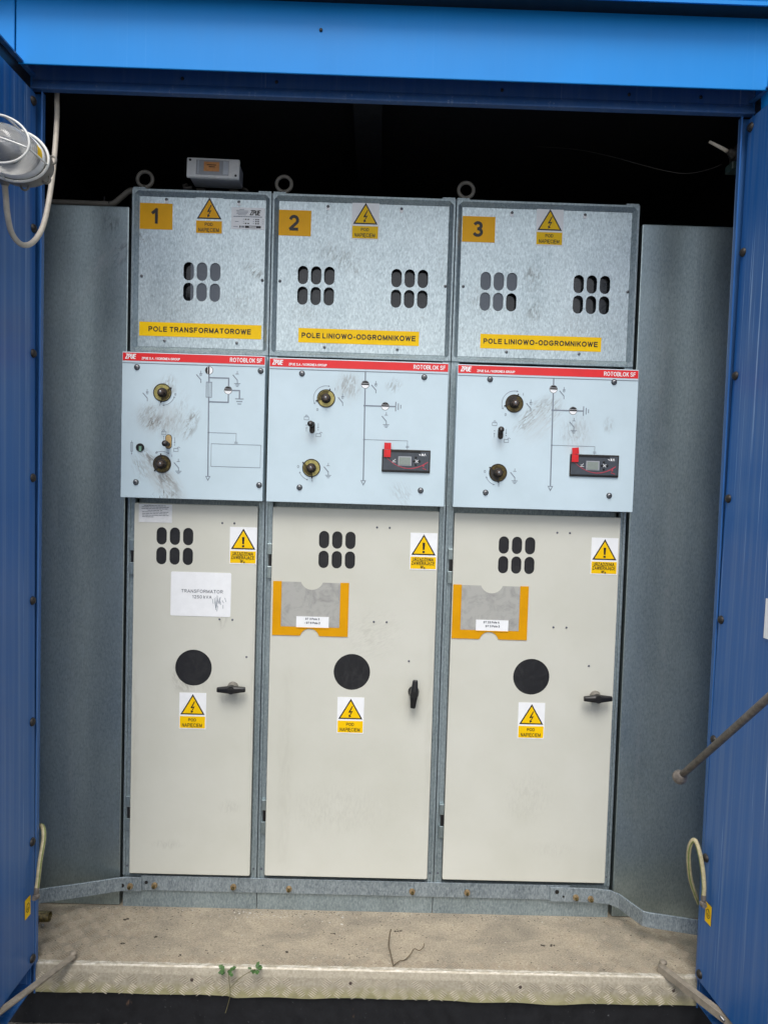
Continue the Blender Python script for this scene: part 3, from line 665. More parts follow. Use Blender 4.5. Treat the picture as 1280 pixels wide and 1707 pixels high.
LOW = {0: (.022, .359), 1: (.400, .8565), 2: (.899, 1.3575)}
BOXX = {0: (-.0035, .3765), 1: (.387, .8655), 2: (.8895, 1.3755)}
CAB = {0: (.0005, .3765), 1: (.3785, .8745), 2: (.8765, 1.375)}
labels = ['narrow grey switchgear cabinet marked 1 with a beige door, transformer bay',
          'wide grey switchgear cabinet marked 2 standing between cabinets 1 and 3',
          'wide grey switchgear cabinet marked 3 beside the right partition']
cabs = []
for i in range(3):
    X0, X1 = CAB[i]; bx0, bx1 = BOXX[i]; dx0, dx1 = LOW[i]
    cab = thing('switchgear_cabinet', ((X0 + X1) / 2, .4, 0), labels[i], 'cabinet', 'switchgear cabinets standing in a row'); cabs.append(cab)
    # body: shell and front frame
    b = MB(); H = 1.9915
    b.box(X0, X0 + .0015, .012, .85, 0, H).box(X1 - .0015, X1, .012, .85, 0, H).box(X0 + .0016, X1 - .0016, .848, .85, 0, H).box(X0 + .0016, X1 - .0016, .0125, .8475, H - .0015, H)
    b.box(X0 + .0017, X1 - .0017, .03, .84, 0.002, .012)
    part(b, 'body', 'galv_frame', cab)
    fr = MB()
    # lower posts with a raised outer edge
    for (a, c, raised) in ((X0, dx0 - .0015, 0), (dx1 + .0015, X1, 1)):
        fr.box(a, c, .0, .0118, .093, 1.162)
        e = (a + .0001, a + .007) if not raised else (c - .007, c - .0001)
        fr.box(*e, -.0045, -.0001, .094, 1.161, bev=.001)
        e2 = (c - .004, c - .0005) if not raised else (a + .0005, a + .004)
        fr.box(*e2, -.003, -.0002, .094, 1.161)
    fr.box(dx0 - .0014, dx1 + .0014, .030, .034, 1.10, 1.20)
    fr.box(dx0 - .0014, dx1 + .0014, .030, .034, .05, .14)
    fr.box(X0, X1, .0015, .0116, .0005, .0925)
    fr.box(X0, X0 + .022, .0, .0118, 1.1625, 1.554).box(X1 - .022, X1, .0, .0118, 1.1625, 1.554)
    # upper frame: outer lip and sloping inner face
    zt, zb = H, 1.5545; L = .0065; S = .0105
    Y0, Yp = -.004, .0075
    O = [(X0, zb), (X1, zb), (X1, zt), (X0, zt)]
    def ins(d): return [(X0 + d, zb + d), (X1 - d, zb + d), (X1 - d, zt - d), (X0 + d, zt - d)]
    rings = [(0, .0115), (0, Y0 + .0008), (.0008, Y0), (L - .0008, Y0), (L, Y0 + .0008), (L + S, Yp)]
    vs = []
    for d, y in rings: vs += [(p[0], y, p[1]) for p in ins(d)]
    fs = [[k * 4 + j, k * 4 + (j + 1) % 4, (k + 1) * 4 + (j + 1) % 4, (k + 1) * 4 + j] for k in range(len(rings) - 1) for j in range(4)]
    fr.add(vs, fs)
    part(fr, 'front_frame', 'galv_frame', cab)
    # corner gussets
    for (cx, sx) in ((X0, 1), (X1, -1)):
        for (cz, sz) in ((zt, -1), (zb, 1)):
            q = [(cx + sx * .0012, cz + sz * .0012), (cx + sx * .019, cz + sz * .0012), (cx + sx * .0185, cz + sz * .004), (cx + sx * .004, cz + sz * .0185), (cx + sx * .0012, cz + sz * .019)]
            part(MB().prism(q, Y0 - .0012, Y0 - .0003), 'corner_gusset', 'galv_frame', cab)
    # top cap strip sticking up by the eyebolt
    part(MB().box(X0 + .002, X0 + .035, -.002, .03, H + .0003, H + .004), 'top_bracket', 'galv_frame', cab)
    part(MB().box(X1 - .036, X1 - .002, -.002, .03, H + .0003, H + .004), 'top_bracket', 'galv_frame', cab)
    part(MB().lathe((X1 - .017, .01, H + .004), (0, 0, 1), [(.007, 0), (.007, .002), (.004, .004)], 12), 'bolt', 'lampgrey', cab)
    # upper cover with slots
    sg = [[.1535, .1895, .2255]] if i == 0 else [[o + a for a in (.4645 + (.0 if i == 1 else .4995), .5005 + (.0 if i == 1 else .4995), .5365 + (.0 if i == 1 else .4995))] for o in (0, .2555)]
    holes = [stadium(cx, cz, .0285, .050) for g_ in sg for cx in g_ for cz in (1.778, 1.7225)]
    d = L + S
    cv = MB().prism(rect(X0 + d, X1 - d, zb + d, zt - d), .0065, .0083, holes)
    cover = part(cv, 'upper_cover', 'galv', cab)
    for g_ in sg:
        pm = MB().box(g_[0] - .03, g_[2] + .03, .0220, .0240, 1.68, 1.82)
        kind = 'pane_top'
        part(pm, 'inspection_window', kind, cover)
    if i == 0: part(MB().box(.158, .25, .0095, .0108, 1.69, 1.81), 'backing_plate', 'pane_grey', cover)
    if i == 2: part(MB().box(.935, 1.019, .0095, .0108, 1.70, 1.81).box(1.0192, 1.06, .0095, .0108, 1.752, 1.81), 'backing_plate', 'pane_grey', cover)
    sx = {0: [(.090, 1.968), (.286, 1.968), (.026, 1.761), (.354, 1.760), (.091, 1.588), (.288, 1.588)],
          1: [(.528, 1.964), (.728, 1.964), (.402, 1.7595), (.854, 1.760), (.528, 1.584), (.728, 1.584)],
          2: [(1.029, 1.964), (1.229, 1.965), (.903, 1.761), (1.355, 1.761), (1.028, 1.587), (1.228, 1.588)]}[i]
    for (x, z) in sx: place('screw', SCREW_T, cover, (x, .0064, z))
    if True:
        for (x, z) in sx[:2]: part(MB().prism(circle(x, z - .0055, .0052, 12), .0052, .0063), 'screw_highlight', 'stkwhite', cover)  # white disc painting a bright highlight just below each top screw
    # number plate sticker
    nx = {0: (.0185, .107), 1: (.3955, .483), 2: (.895, .9845)}[i]; nz = {0: (1.8875, 1.957), 1: (1.8825, 1.951), 2: (1.882, 1.951)}[i]
    st = sticker(cab, nx[0], nx[1], nz[0], nz[1], .0064, 'amber', 'number_sticker'); mx = (nx[0] + nx[1]) / 2 - .002; mz = (nz[0] + nz[1]) / 2
    t = MB(); letter(t, str(i + 1), mx - (.0105 if i == 0 else .015), mx + (.0085 if i == 0 else .014), mz - .0205, mz + .0215, .0052, 0, .018); part(t, 'lettering', 'print', st)
    wx = {0: .1695, 1: .5935, 2: 1.0965}[i]
    warn_sticker(cab, wx, 1.8785, .0064, 'bolt', faded=(i == 0), label='faded high voltage warning sticker' if i == 0 else None)
    px = {0: (.0215, .3545), 1: (.456, .7865), 2: (.955, 1.288)}[i]; pz = (1.600, 1.638) if i == 0 else (1.5955, 1.6345)
    st = sticker(cab, px[0], px[1], pz[0], pz[1], .0064, 'yellow', 'bay_name_sticker')
    tx = {0: (.047, .3265), 1: (.465, .777), 2: (.9635, 1.2785)}[i]; zc = (pz[0] + pz[1]) / 2
    t = MB(); letter(t, 'POLE TRANSFORMATOROWE' if i == 0 else 'POLE LINIOWO-ODGROMNIKOWE', tx[0], tx[1], zc - .0068, zc + .0072, .0052, 0, .018); part(t, 'lettering', 'print', st)
    if i == 0:
        st = sticker(cab, .2665, .3575, 1.8955, 1.9535, .0064, 'stkwhite', 'rating_plate'); t = MB(); Y = .0052
        letter(t, 'ZPUE', .3165, .3465, 1.933, 1.947, Y, 0, .01, .35)
        for zz, a, c in ((1.9475, .289, .301), (1.944, .280, .312), (1.9405, .282, .311), (1.937, .281, .309), (1.9335, .285, .306)): t.stroke([(a, zz), (c, zz)], .0007, Y, 1)
        for a in range(12): t.stroke([(.273 + a * .0065, 1.929), (.2775 + a * .0065, 1.929)], .0018, Y, 1)
        for zz in (1.922, 1.9165, 1.911): t.stroke([(.299, zz), (.301, zz)], .0008, Y, 1); t.stroke([(.326, zz), (.328, zz)], .0008, Y, 1); t.stroke([(.352, zz), (.354, zz)], .0008, Y, 1)
        for x, zz in ((.306, 1.922), (.313, 1.922), (.306, 1.911), (.313, 1.911), (.334, 1.922), (.340, 1.922), (.334, 1.9165), (.340, 1.9165), (.334, 1.911), (.340, 1.911)): t.flat(rect(x - .0022, x + .0018, zz - .0015, zz + .0014), Y)
        t.stroke([(.2775, 1.9155), (.286, 1.9155)], .001, Y, 1); t.stroke([(.273, 1.902), (.284, 1.902)], .001, Y, 1)
        t.flat(rect(.289, .2925, 1.8995, 1.9045), Y); t.flat(rect(.2945, .299, 1.8995, 1.9045), Y, 1); t.flat(rect(.2995, .3015, 1.8995, 1.9045), Y)
        t.flat(rect(.304, .315, 1.899, 1.905), Y); t.flat(rect(.3155, .334, 1.9035, 1.905), Y); t.flat(rect(.3155, .334, 1.899, 1.9003), Y); t.flat(rect(.3345, .347, 1.899, 1.905), Y)
        part(t, 'lettering', ['print', 'linegrey'], st)
    # eyebolt
    ex = {0: .026, 1: .405, 2: .9035}[i]; e = MB()
    e.tube([(ex + .0205 * cos(a), .022, H + .0345 + .0205 * sin(a)) for a in [2 * pi * k / 28 for k in range(28)]], .0052, 10, 0, True)
    e.lathe((ex, .022, H + .004), (0, 0, 1), [(.014, 0), (.014, .004), (.008, .007), (.0055, .013)], 16)
    part(e, 'eyebolt', 'lampgrey', cab)
    # control panel
    bz0, bz1 = 1.158, 1.5465 if i else 1.5475
    zt_ = {0: 1.5460, 1: 1.5425, 2: 1.5405}[i]
    cp = MB().box(bx0, bx1, -.050, -.0462, bz0, zt_, bev=.0012).box(bx0 + .0008, bx1 - .0008, -.0460, -.0050, bz0 + .0015, zt_ - .0015)
    panel = part(cp, 'control_panel', 'white', cab)
    o = [0, .378, .880][i]
    q = MB(); YB = -.0504
    rz0, rz1 = zt_ - .0235, zt_ - .0025
    q.flat(rect(bx0 + .0015, bx1 - .0015, rz0, rz1), YB); part(q, 'red_band', 'red', panel)
    t = MB(); letter(t, 'ROTOBLOK SF', bx1 - .094, bx1 - .0085, rz0 + .0045, rz0 + .0160, YB - .0004, 0, .012)
    letter(t, 'ZPUE', bx0 + .008, bx0 + .0375, rz0 + .0045, rz1 - .003, YB - .0004, 0, .015, .3)
    letter(t, 'ZPUE S.A. / KORONEA GROUP', bx0 + .052, bx0 + .153, rz0 + .0042, rz0 + .0102, YB - .0004, 0, .0)
    part(t, 'lettering', 'stkwhite', panel)
    s = MB(); Y = YB; W = .0034
    s.stroke([(bx0 + .002, rz0 - .006), (bx1 - .002, rz0 - .006)], .0022, Y)
    if i == 0:
        s.stroke([(.2275, rz0 - .006), (.2275, 1.472)], W, Y); s.stroke([(.2278, 1.432), (.2295, 1.222)], W, Y); s.stroke([(.2275, 1.472), (.2278, 1.432)], .0012, Y)
        s.stroke([(.221, 1.432), (.221, 1.472), (.235, 1.472), (.235, 1.432), (.221, 1.432)], .0018, Y)
        s.stroke([(.2245, 1.434), (.2245, 1.470)], .001, Y); s.stroke([(.2315, 1.434), (.2315, 1.470)], .001, Y)
        s.stroke([(.228, 1.484), (.280, 1.484), (.280, 1.420), (.229, 1.420)], W, Y)
        s.stroke([(.290, 1.452), (.3095, 1.452), (.3095, 1.431)], W, Y)
        for k_, (z_, hw) in enumerate(((1.430, .0105), (1.423, .0072), (1.4165, .004))): s.stroke([(.3095 - hw, z_), (.3095 + hw, z_)], .0022, Y)
        s.flat([(.2225, 1.2215), (.2365, 1.2215), (.2295, 1.208)][::-1], Y - .0001); s.flat([(.2257, 1.2195), (.2333, 1.2195), (.2295, 1.2125)][::-1], Y - .0003, 1)
        for (x_, z_) in ((.228, 1.484), (.229, 1.420), (.229, 1.338)): s.flat(circle(x_, z_, .0028, 12), Y - .0002)
        s.stroke([(.229, 1.338), (.303, 1.338), (.303, 1.314)], .0012, Y)
        for z_ in (1.3145, 1.3115): s.stroke([(.299, z_), (.307, z_)], .0009, Y)
        s.stroke([(.237, 1.3085), (.369, 1.3085), (.369, 1.248), (.237, 1.248), (.237, 1.3085)], .0008, Y)
        switch_sym(s, .206, 1.479, 0, Y); switch_sym(s, .303, 1.481, 1, Y); switch_sym(s, .0645, 1.426, 0, Y); switch_sym(s, .1505, 1.243, 1, Y)
        s.stroke([(.022, 1.305), (.028, 1.305), (.028, 1.282), (.022, 1.282), (.022, 1.305)], .0009, Y); s.stroke([(.025, 1.310), (.025, 1.276)], .0008, Y); arrowhead(s, .025, 1.275, -pi / 2, .0025, Y)
        padlock(s, .110, 1.334, False, Y); padlock(s, .143, 1.290, True, Y)
        kA, kB = (.1045, 1.4405), (.1065, 1.2505)
        arc = circle(kA[0], kA[1], .0335, 12, radians(-85), radians(-20)); s.stroke(arc, .0009, Y); arrowhead(s, *arc[0], pi, .003, Y); arrowhead(s, *arc[-1], pi / 2, .003, Y)
        arc = circle(kB[0], kB[1], .0335, 12, radians(60), radians(120)); s.stroke(arc, .0009, Y); arrowhead(s, *arc[0], -.6, .003, Y); arrowhead(s, *arc[-1], pi + .6, .003, Y)
        letter(s, 'I', .0975, .0985, 1.405, 1.411, Y); letter(s, '0', .137, .141, 1.434, 1.440, Y); letter(s, 'I', .132, .133, 1.270, 1.276, Y); letter(s, '0', .090, .094, 1.278, 1.284, Y)
        for x_, z0_, z1_ in ((.110, 1.316, 1.324), (.139, 1.322, 1.308)): s.stroke([(x_, z0_), (x_, z1_)], .0009, Y); arrowhead(s, x_, z1_, pi / 2 if z1_ > z0_ else -pi / 2, .0025, Y)
        s.flat(circle(.139, 1.302, .0015, 8), Y)
        part(s, 'mimic_diagram', ['linegrey', 'white'], panel)
        knob(panel, kA[0], kA[1], -1.7); knob(panel, kB[0], kB[1], 1.7, True); lever(panel, .123, 1.3105, False, True)
        disc(panel, .2275, 1.503, True); disc(panel, .279, 1.452)
        gi = MB().lathe((.0475, -.0503, 1.2925), (0, -1, 0), [(.0112, 0), (.0112, .0012), (.0098, .0012), (.0096, .0004)], 20, 0).box(.045, .0515, -.053, -.0512, 1.283, 1.296, 1); part(gi, 'fuse_indicator', ['black', plain('pale_green_flag', lin(120, 160, 140), .4)], panel)
        scr = [(.0358, 1.5055), (.3645, 1.506), (.0375, 1.1995), (.367, 1.2015)]
    else:
        m0, m1 = o + .265, o + .268 + .0005
        m0, m1 = (.6435, .6460) if i == 1 else (1.1475, 1.1500)
        s.stroke([(m0, rz0 - .006), (m1, 1.222)], W, Y)
        s.flat([(m1 - .0075, 1.2225), (m1 + .0075, 1.2225), (m1 + .0003, 1.208)][::-1], Y - .0001); s.flat([(m1 - .0040, 1.2203), (m1 + .0040, 1.2203), (m1 + .0002, 1.2127)][::-1], Y - .0003, 1)
        zc1 = 1.4225 if i == 1 else 1.426; s.stroke([(m0 + .0005, zc1), (m0 + .083, zc1)], W, Y)
        s.stroke([(m0 + .0835, zc1 - .0115), (m0 + .0835, zc1 + .0115)], .0026, Y); s.stroke([(m0 + .0905, zc1 - .0078), (m0 + .0905, zc1 + .0078)], .0024, Y); s.stroke([(m0 + .097, zc1 - .004), (m0 + .097, zc1 + .004)], .0022, Y)
        s.stroke([(m1 - .001, 1.332), (m1 + .1155, 1.332), (m1 + .1155, 1.309)], .0012, Y)
        for z_ in (1.3175, 1.3145): s.stroke([(m1 + .1115, z_), (m1 + .1195, z_)], .0009, Y)
        for (x_, z_) in ((m0, zc1), (m1 - .0008, 1.332)): s.flat(circle(x_, z_, .0028, 12), Y - .0002)
        kA = (.5405, 1.4385) if i == 1 else (1.0445, 1.4405); kB = (.506, 1.2518) if i == 1 else (1.0075, 1.2538)
        switch_sym(s, m0 + .0292, 1.466, 0, Y); switch_sym(s, m0 + .0595, 1.384, 1, Y); switch_sym(s, kA[0] + .0445, 1.430, 0, Y); switch_sym(s, kB[0] + .0455, 1.244, 1, Y)
        padlock(s, kA[0] - .051, 1.385, False, Y); padlock(s, kA[0] - .018, 1.341, True, Y)
        arc = circle(kA[0], kA[1], .0335, 18, radians(78), radians(205)); s.stroke(arc, .001, Y); arrowhead(s, *arc[0], -.1, .003, Y); arrowhead(s, *arc[-1], -1.2, .003, Y)
        arc = circle(kB[0], kB[1], .0335, 12, radians(203), radians(252)); s.stroke(arc, .001, Y); arrowhead(s, *arc[0], 1.9, .003, Y); arrowhead(s, *arc[-1], -.3, .003, Y)
        letter(s, 'I', kA[0] + .0225, kA[0] + .0240, kA[1] + .022, kA[1] + .029, Y); letter(s, '0', kA[0] - .025, kA[0] - .020, kA[1] - .034, kA[1] - .027, Y)
        letter(s, '0', kB[0] - .038, kB[0] - .033, kB[1] - .001, kB[1] + .006, Y); letter(s, '1', kB[0] + .001, kB[0] + .004, kB[1] - .038, kB[1] - .031, Y)
        xl = kA[0] - .0355
        for x_, z0_, z1_ in ((xl - .015, 1.349, 1.359), (xl + .0165, 1.371, 1.360)): s.stroke([(x_, z0_), (x_, z1_)], .0009, Y); arrowhead(s, x_, z1_, pi / 2 if z1_ > z0_ else -pi / 2, .0025, Y)
        s.flat(circle(xl - .015, 1.366, .0015, 8), Y); s.flat(circle(xl + .0165, 1.354, .0015, 8), Y)
        part(s, 'mimic_diagram', ['linegrey', 'white'], panel)
        knob(panel, kA[0], kA[1], 1.2, i == 2); knob(panel, kB[0], kB[1], 2.6, i == 2)
        lever(panel, .5055 if i == 1 else 1.0105, 1.360, True, False)
        disc(panel, m0 + .0005, 1.4785 if i == 1 else 1.482); disc(panel, m0 + .0555, zc1)
        # relay display
        r0, r1, z0, z1 = (.6945, .8240, 1.2475, 1.3080) if i == 1 else (1.1995, 1.3315, 1.2505, 1.3100)
        rl = MB().box(r0, r1, -.0535, -.0503, z0, z1, 0, .001).box(r0 + .003, r1 - .003, -.0545, -.0537, z0 + .0055, z1 - .004, 1)
        relay = part(rl, 'fault_relay', ['darksteel', 'slate'], cab)
        part(MB().box(r0 + .004, r1 - .004, -.0550, -.0547, z0 + .0018, z0 + .0052), 'lower_black_strip', 'black', relay)  # black strip along the relay's bottom edge
        part(MB().box(r0 + .022, r1 - .026, -.0550, -.0547, z1 - .0075, z1 - .0035), 'upper_shadow_strip', 'black', relay)  # black strip standing in for the shadow along the relay's top
        cx = r0 + .0615; cz = z0 + .0305
        part(MB().box(cx - .018, cx + .0175, -.0553, -.0547, cz - .013, cz + .012, 1).box(cx - .0155, cx + .0145, -.0560, -.0554, cz - .011, cz + .0095, 0), 'screen', ['lcd', 'meterdark'], relay)
        kp = MB(); kx, kz = r0 + .0935, cz
        for dx_, dz_ in ((-.0078, 0), (.0072, 0), (-.0026, .0098), (-.0026, -.0098)): kp.lathe((kx + dx_, -.0546, kz + dz_), (0, -1, 0), [(.0028, 0), (.0028, .001), (.0018, .0016)], 12)
        part(kp, 'button', 'black', relay)
        lg = MB(); YR = -.0549
        for aa in (.7, 2.3, 3.9, 5.5): lg.stroke([(kx - .0005 + .001 * cos(aa), kz + .001 * sin(aa)), (kx - .0005 + .005 * cos(aa), kz + .005 * sin(aa))], .0013, YR)
        lg.stroke([(r1 - .030, z1 - .0125), (r1 - .027, z1 - .0125), (r1 - .027, z1 - .0145)], .0016, YR); lg.flat(rect(r1 - .0235, r1 - .0195, z1 - .0155, z1 - .0095), YR); lg.stroke([(r1 - .0175, z1 - .0155), (r1 - .0150, z1 - .0095)], .0014, YR); lg.stroke([(r1 - .0145, z1 - .0095), (r1 - .0125, z1 - .0155)], .0012, YR)
        lg.stroke([(r0 + .029, z0 + .031), (r0 + .032, z0 + .030), (r0 + .036, z0 + .0345)], .0012, YR); lg.stroke([(r0 + .028, z0 + .027), (r0 + .037, z0 + .027)], .0008, YR)
        part(lg, 'logo', 'stkwhite', relay)
        sw = MB(); NS = 20; ctr = None
        for k_ in range(NS):
            u0, u1 = k_ / NS, (k_ + 1) / NS
            f_ = lambda u: (r0 + .009 + u * (.113), z0 + .0105 + .030 * (abs(u - .56) / .56) ** 2 * (1 if u < .56 else .95))
            sw.stroke([f_(u0), f_(u1)], .0012 + .0015 * u0, YR, 0)
        sw.flat([(r1 - .020, z0 + .016), (r1 - .0155, z0 + .016), (r1 - .0165, z0 + .0225), (r1 - .019, z0 + .0225)], YR); sw.stroke([(r1 - .020, z0 + .012), (r1 - .011, z0 + .009)], .002, YR)
        part(sw, 'red_swoosh', plain('pale_red_print', lin(190, 70, 88), .4), relay)
        rt = MB(); tx0 = r0 + (.005 if i == 1 else .0035)
        rt.box(tx0, tx0 + .018, -.0582, -.0557, z1 - .0215, z1 - .001, 0, .0006).obox((tx0 + .0092, -.0572, z1 + .0085), Vector((.995, 0, .06 * (i - 1) * 2 + .001)).normalized(), Vector((0, 1, 0)), Vector((-.06 * (i - 1) * 2, 0, .995)).normalized(), .009, .0012, .0085, 0)
        part(rt, 'red_seal_tag', 'redpl', relay)
        scr = [(.4745, 1.5025), (.801, 1.503), (.4755, 1.1985), (.801, 1.2)] if i == 1 else [(.977, 1.503), (1.310, 1.506), (.976, 1.1995), (1.310, 1.201)]
    for (x, z) in scr: place('screw', SCREW_P, panel, (x, -.0500, z))
    # lower door
    so = [0, .4445, .939][i]; oz = [0, .0025, .002][i]
    slots = [stadium(.098 + so + a, z_ + oz, .0280, .0485) for a in (0, .0362, .0724) for z_ in (1.054, .9995)]
    dz0, dz1 = (.104, 1.1430) if i == 0 else ((.1065 if i == 1 else .1075), 1.1435 if i == 1 else 1.1410)
    cc = {0: .1915, 1: .629, 2: 1.127}[i]; ccz = .691
    slots = slots + [circle(cc, ccz, .0505, 40)]
    dm = MB().flat(rrect(dx0 + .0022, dx1 - .0022, dz0 + .0022, dz1 - .0022, .003), -.0150, 0, slots)
    for sl_ in slots:
        n_ = len(sl_); dm.add([(p[0], y_, p[1]) for y_ in (-.0150, -.0134) for p in sl_], [[k_, (k_ + 1) % n_, n_ + (k_ + 1) % n_, n_ + k_] for k_ in range(n_)])
    rg = [(.0022, -.0150, .003), (.0008, -.0144, .004), (0, -.0128, .005), (0, -.0010, .005)]; rv = []
    for d_, y_, r_ in rg: rv += [(p[0], y_, p[1]) for p in rrect(dx0 + d_, dx1 - d_, dz0 + d_, dz1 - d_, r_)]
    n_ = len(rv) // 4; dm.add(rv, [[q_ * n_ + k_, q_ * n_ + (k_ + 1) % n_, (q_ + 1) * n_ + (k_ + 1) % n_, (q_ + 1) * n_ + k_] for q_ in range(3) for k_ in range(n_)], 0, False)
    dm.box(dx0 + .0006, dx0 + .002, -.0133, .0025, dz0 + .001, dz1 - .001).box(dx1 - .002, dx1 - .0006, -.0133, .0025, dz0 + .001, dz1 - .001)
    dm.box(dx0 + .0022, dx1 - .0022, -.0133, .0025, dz0 + .0008, dz0 + .0022).box(dx0 + .0022, dx1 - .0022, -.0133, .0025, dz1 - .0022, dz1 - .0008)
    door = part(dm, 'door', 'beige', cab)
    part(MB().box(.098 + so - .025, .098 + so + .098, -.0118, -.0105, .965 + oz, 1.088 + oz), 'vent_mesh', 'pane_door', door)
    part(MB().cyl((cc, -.0105, ccz), (0, -1, 0), .054, .0022, 40, 0), 'inspection_window', 'pane_door', door)
    # hinges
    for z_ in (.993, .273):
        hx = dx0 - .0135; h = MB()
        h.box(hx, dx0 - .0008, -.0105, -.0004, z_ + .018, z_ + .048, 0, .0012).box(hx + .004, dx0 - .0008, -.0085, -.0006, z_ - .014, z_ + .0175, 1).box(hx, dx0 - .0008, -.0105, -.0004, z_ - .048, z_ - .0145, 0, .0012)
        part(h, 'hinge', ['galv_dark', 'black'], door)
    pl = {0: [(.263, 1.094), (.296, 1.0945), (.2605, .828), (.296, .8275), (.337, .725)], 1: [(.687, 1.0945), (.7215, 1.0945), (.6855, .833), (.721, .833), (.786, .726)], 2: [(1.183, 1.0945), (1.218, 1.0945), (1.183, .8315), (1.219, .832), (1.286, .726)]}[i]
    for (x, z) in pl: place('plug', PLUG, door, (x, -.0150, z))
    # handle
    hx, hz = {0: (.3015, .640), 1: (.8015, .641), 2: (1.307, .642)}[i]; vert = (i == 1)
    h = MB(); h.lathe((hx, -.0150, hz), (0, -1, 0), [(.0155, 0), (.0150, .004), (.0125, .008), (.0105, .020)], 20, 1)
    A = Vector((0.06, 0, 1)).normalized() if vert else Vector((1, 0, .03)).normalized(); Bv = Vector((0, -1, 0)); Cv = A.cross(Bv)
    prof = [(-.0385, .0062, .0045), (-.036, .0072, .0055), (-.020, .0088, .0078), (-.008, .0105, .0095), (.008, .0105, .0095), (.020, .0088, .0078), (.036, .0072, .0055), (.0385, .0062, .0045)]
    base = Vector((hx, -.0405, hz)); vs = []; K = 10
    for (t_, a_, b_) in prof:
        for k_ in range(K):
            an = 2 * pi * k_ / K; ca, sa = cos(an), sin(an)
            vs.append(base + A * t_ + Cv * (a_ * math.copysign(abs(ca) ** .7, ca)) + Bv * (b_ * math.copysign(abs(sa) ** .7, sa)))
    fs = [[k_ * K + j, k_ * K + (j + 1) % K, (k_ + 1) * K + (j + 1) % K, (k_ + 1) * K + j] for k_ in range(len(prof) - 1) for j in range(K)] + [list(range(K))[::-1], [(len(prof) - 1) * K + j for j in range(K)]]
    h.add(vs, fs, 0, False)
    h.lathe((hx, -.034, hz), (0, -1, 0), [(.0118, 0), (.0122, .010), (.0105, .0155)], 18, 0)
    part(h, 'handle', ['black', 'lampgrey' if not vert else 'black'], door)
    # stickers on the door
    warn_sticker(cab, {0: .2845, 1: .7795, 2: 1.2785}[i], {0: .9825, 1: .981, 2: .982}[i], -.0152, 'excl')
    warn_sticker(cab, {0: .1545, 1: .5915, 2: 1.0945}[i], {0: .519, 1: .518, 2: .5165}[i], -.0152, 'bolt')
    if i == 0:
        st = sticker(cab, .1255, .2905, .835, .957, -.0152, 'stkwhite', 'transformer_label', .004); t = MB()
        letter(t, 'TRANSFORMATOR', .1545, .2685, .900, .909, -.0163, 0, .0); letter(t, '1250 kVA', .185, .238, .8845, .8935, -.0163, 0, .0)
        part(t, 'lettering', 'printgrey', st)
        smx = MB()
        for k_ in range(16):
            x_ = .240 + random.random() * .035; z_ = .895 - random.random() * .03
            smx.stroke([(x_, z_), (x_ + random.uniform(-.003, .004), z_ - random.uniform(.006, .025))], random.uniform(.0004, .0012), -.0162)
        part(smx, 'scuff_marks', 'linegrey', st)
        st = sticker(cab, .035, .1255, 1.0905, 1.1405, -.0152, 'meter', 'notice_sticker'); t = MB(); Y = -.0163
        for zz, a, c in ((1.1365, .050, .108), (1.1325, .044, .118), (1.128, .043, .113), (1.1235, .060, .090), (1.1235, .094, .098), (1.119, .045, .117), (1.1145, .045, .112), (1.110, .045, .116), (1.1055, .045, .075)):
            x_ = a
            while x_ < c: w_ = random.uniform(.004, .010); t.stroke([(x_, zz), (min(c, x_ + w_), zz)], .0013, Y); x_ += w_ + .0022
        part(t, 'lettering', 'printgrey', st)
    else:
        sx0, sz0 = (.406, .789) if i == 1 else (.9015, .7935); SW, SH = .2085, .150; Yv = -.0153
        nb = sx0 + .1035
        def arcpts(cx, cz, r, a0, a1, n=12): return [(cx + r * cos(radians(a0 + (a1 - a0) * k_ / n)), cz + r * sin(radians(a0 + (a1 - a0) * k_ / n))) for k_ in range(n + 1)]
        outer = [(sx0, sz0)] + [(nb - .030, sz0)] + arcpts(nb, sz0 - .006, .0265, 165, 15) + [(nb + .030, sz0), (sx0 + SW, sz0), (sx0 + SW, sz0 + SH), (sx0 + SW - .0235, sz0 + SH), (sx0 + SW - .0235, sz0 + .0245), (sx0 + .0235, sz0 + .0245), (sx0 + .0235, sz0 + SH), (sx0, sz0 + SH)]
        sl = part(MB().prism(outer, Yv - .0016, Yv - .0006), 'document_sleeve', 'orange', cab)
        nt = nb + .003
        win = [(sx0 + .024, sz0 + .025), (sx0 + SW - .024, sz0 + .025), (sx0 + SW - .024, sz0 + SH - .001)] + arcpts(nt, sz0 + SH + .010, .032, -20, -160) + [(sx0 + .024, sz0 + SH - .001)]
        part(MB().prism(win, Yv - .0012, Yv - .0008), 'clear_window', 'sleeve', sl)
        kx = sx0 + .066
        part(MB().box(kx, kx + .0895, Yv - .0024, Yv - .0018, sz0 + .0215, sz0 + .054), 'paper_card', 'stkwhite', sl)
        part(MB().box(kx + .0, kx + .0895, Yv - .0029, Yv - .0025, sz0 + .0215, sz0 + .0240), 'card_edge_strip', 'orange', sl)
        t = MB(); Y = Yv - .0029
        if i == 1: letter(t, 'ST 3 Pole 3', kx + .025, kx + .0635, sz0 + .045, sz0 + .0505, Y, 0, .01); letter(t, '- ST 5 Pole 2', kx + .0225, kx + .0655, sz0 + .034, sz0 + .0395, Y, 0, .01)
        else: letter(t, 'ST 23 Pole A', kx + .0205, kx + .0645, sz0 + .045, sz0 + .0505, Y, 0, .01); letter(t, 'ST 3 Pole 3', kx + .0265, kx + .0655, sz0 + .034, sz0 + .0395, Y, 0, .01)
        part(t, 'lettering', 'printgrey', sl)
    # small screws on the posts by the plinth
    for (x, z) in ((X0 + .011, .118), (X1 - .010, .118)): place('screw', PLUG, cab, (x, -.0001, z))

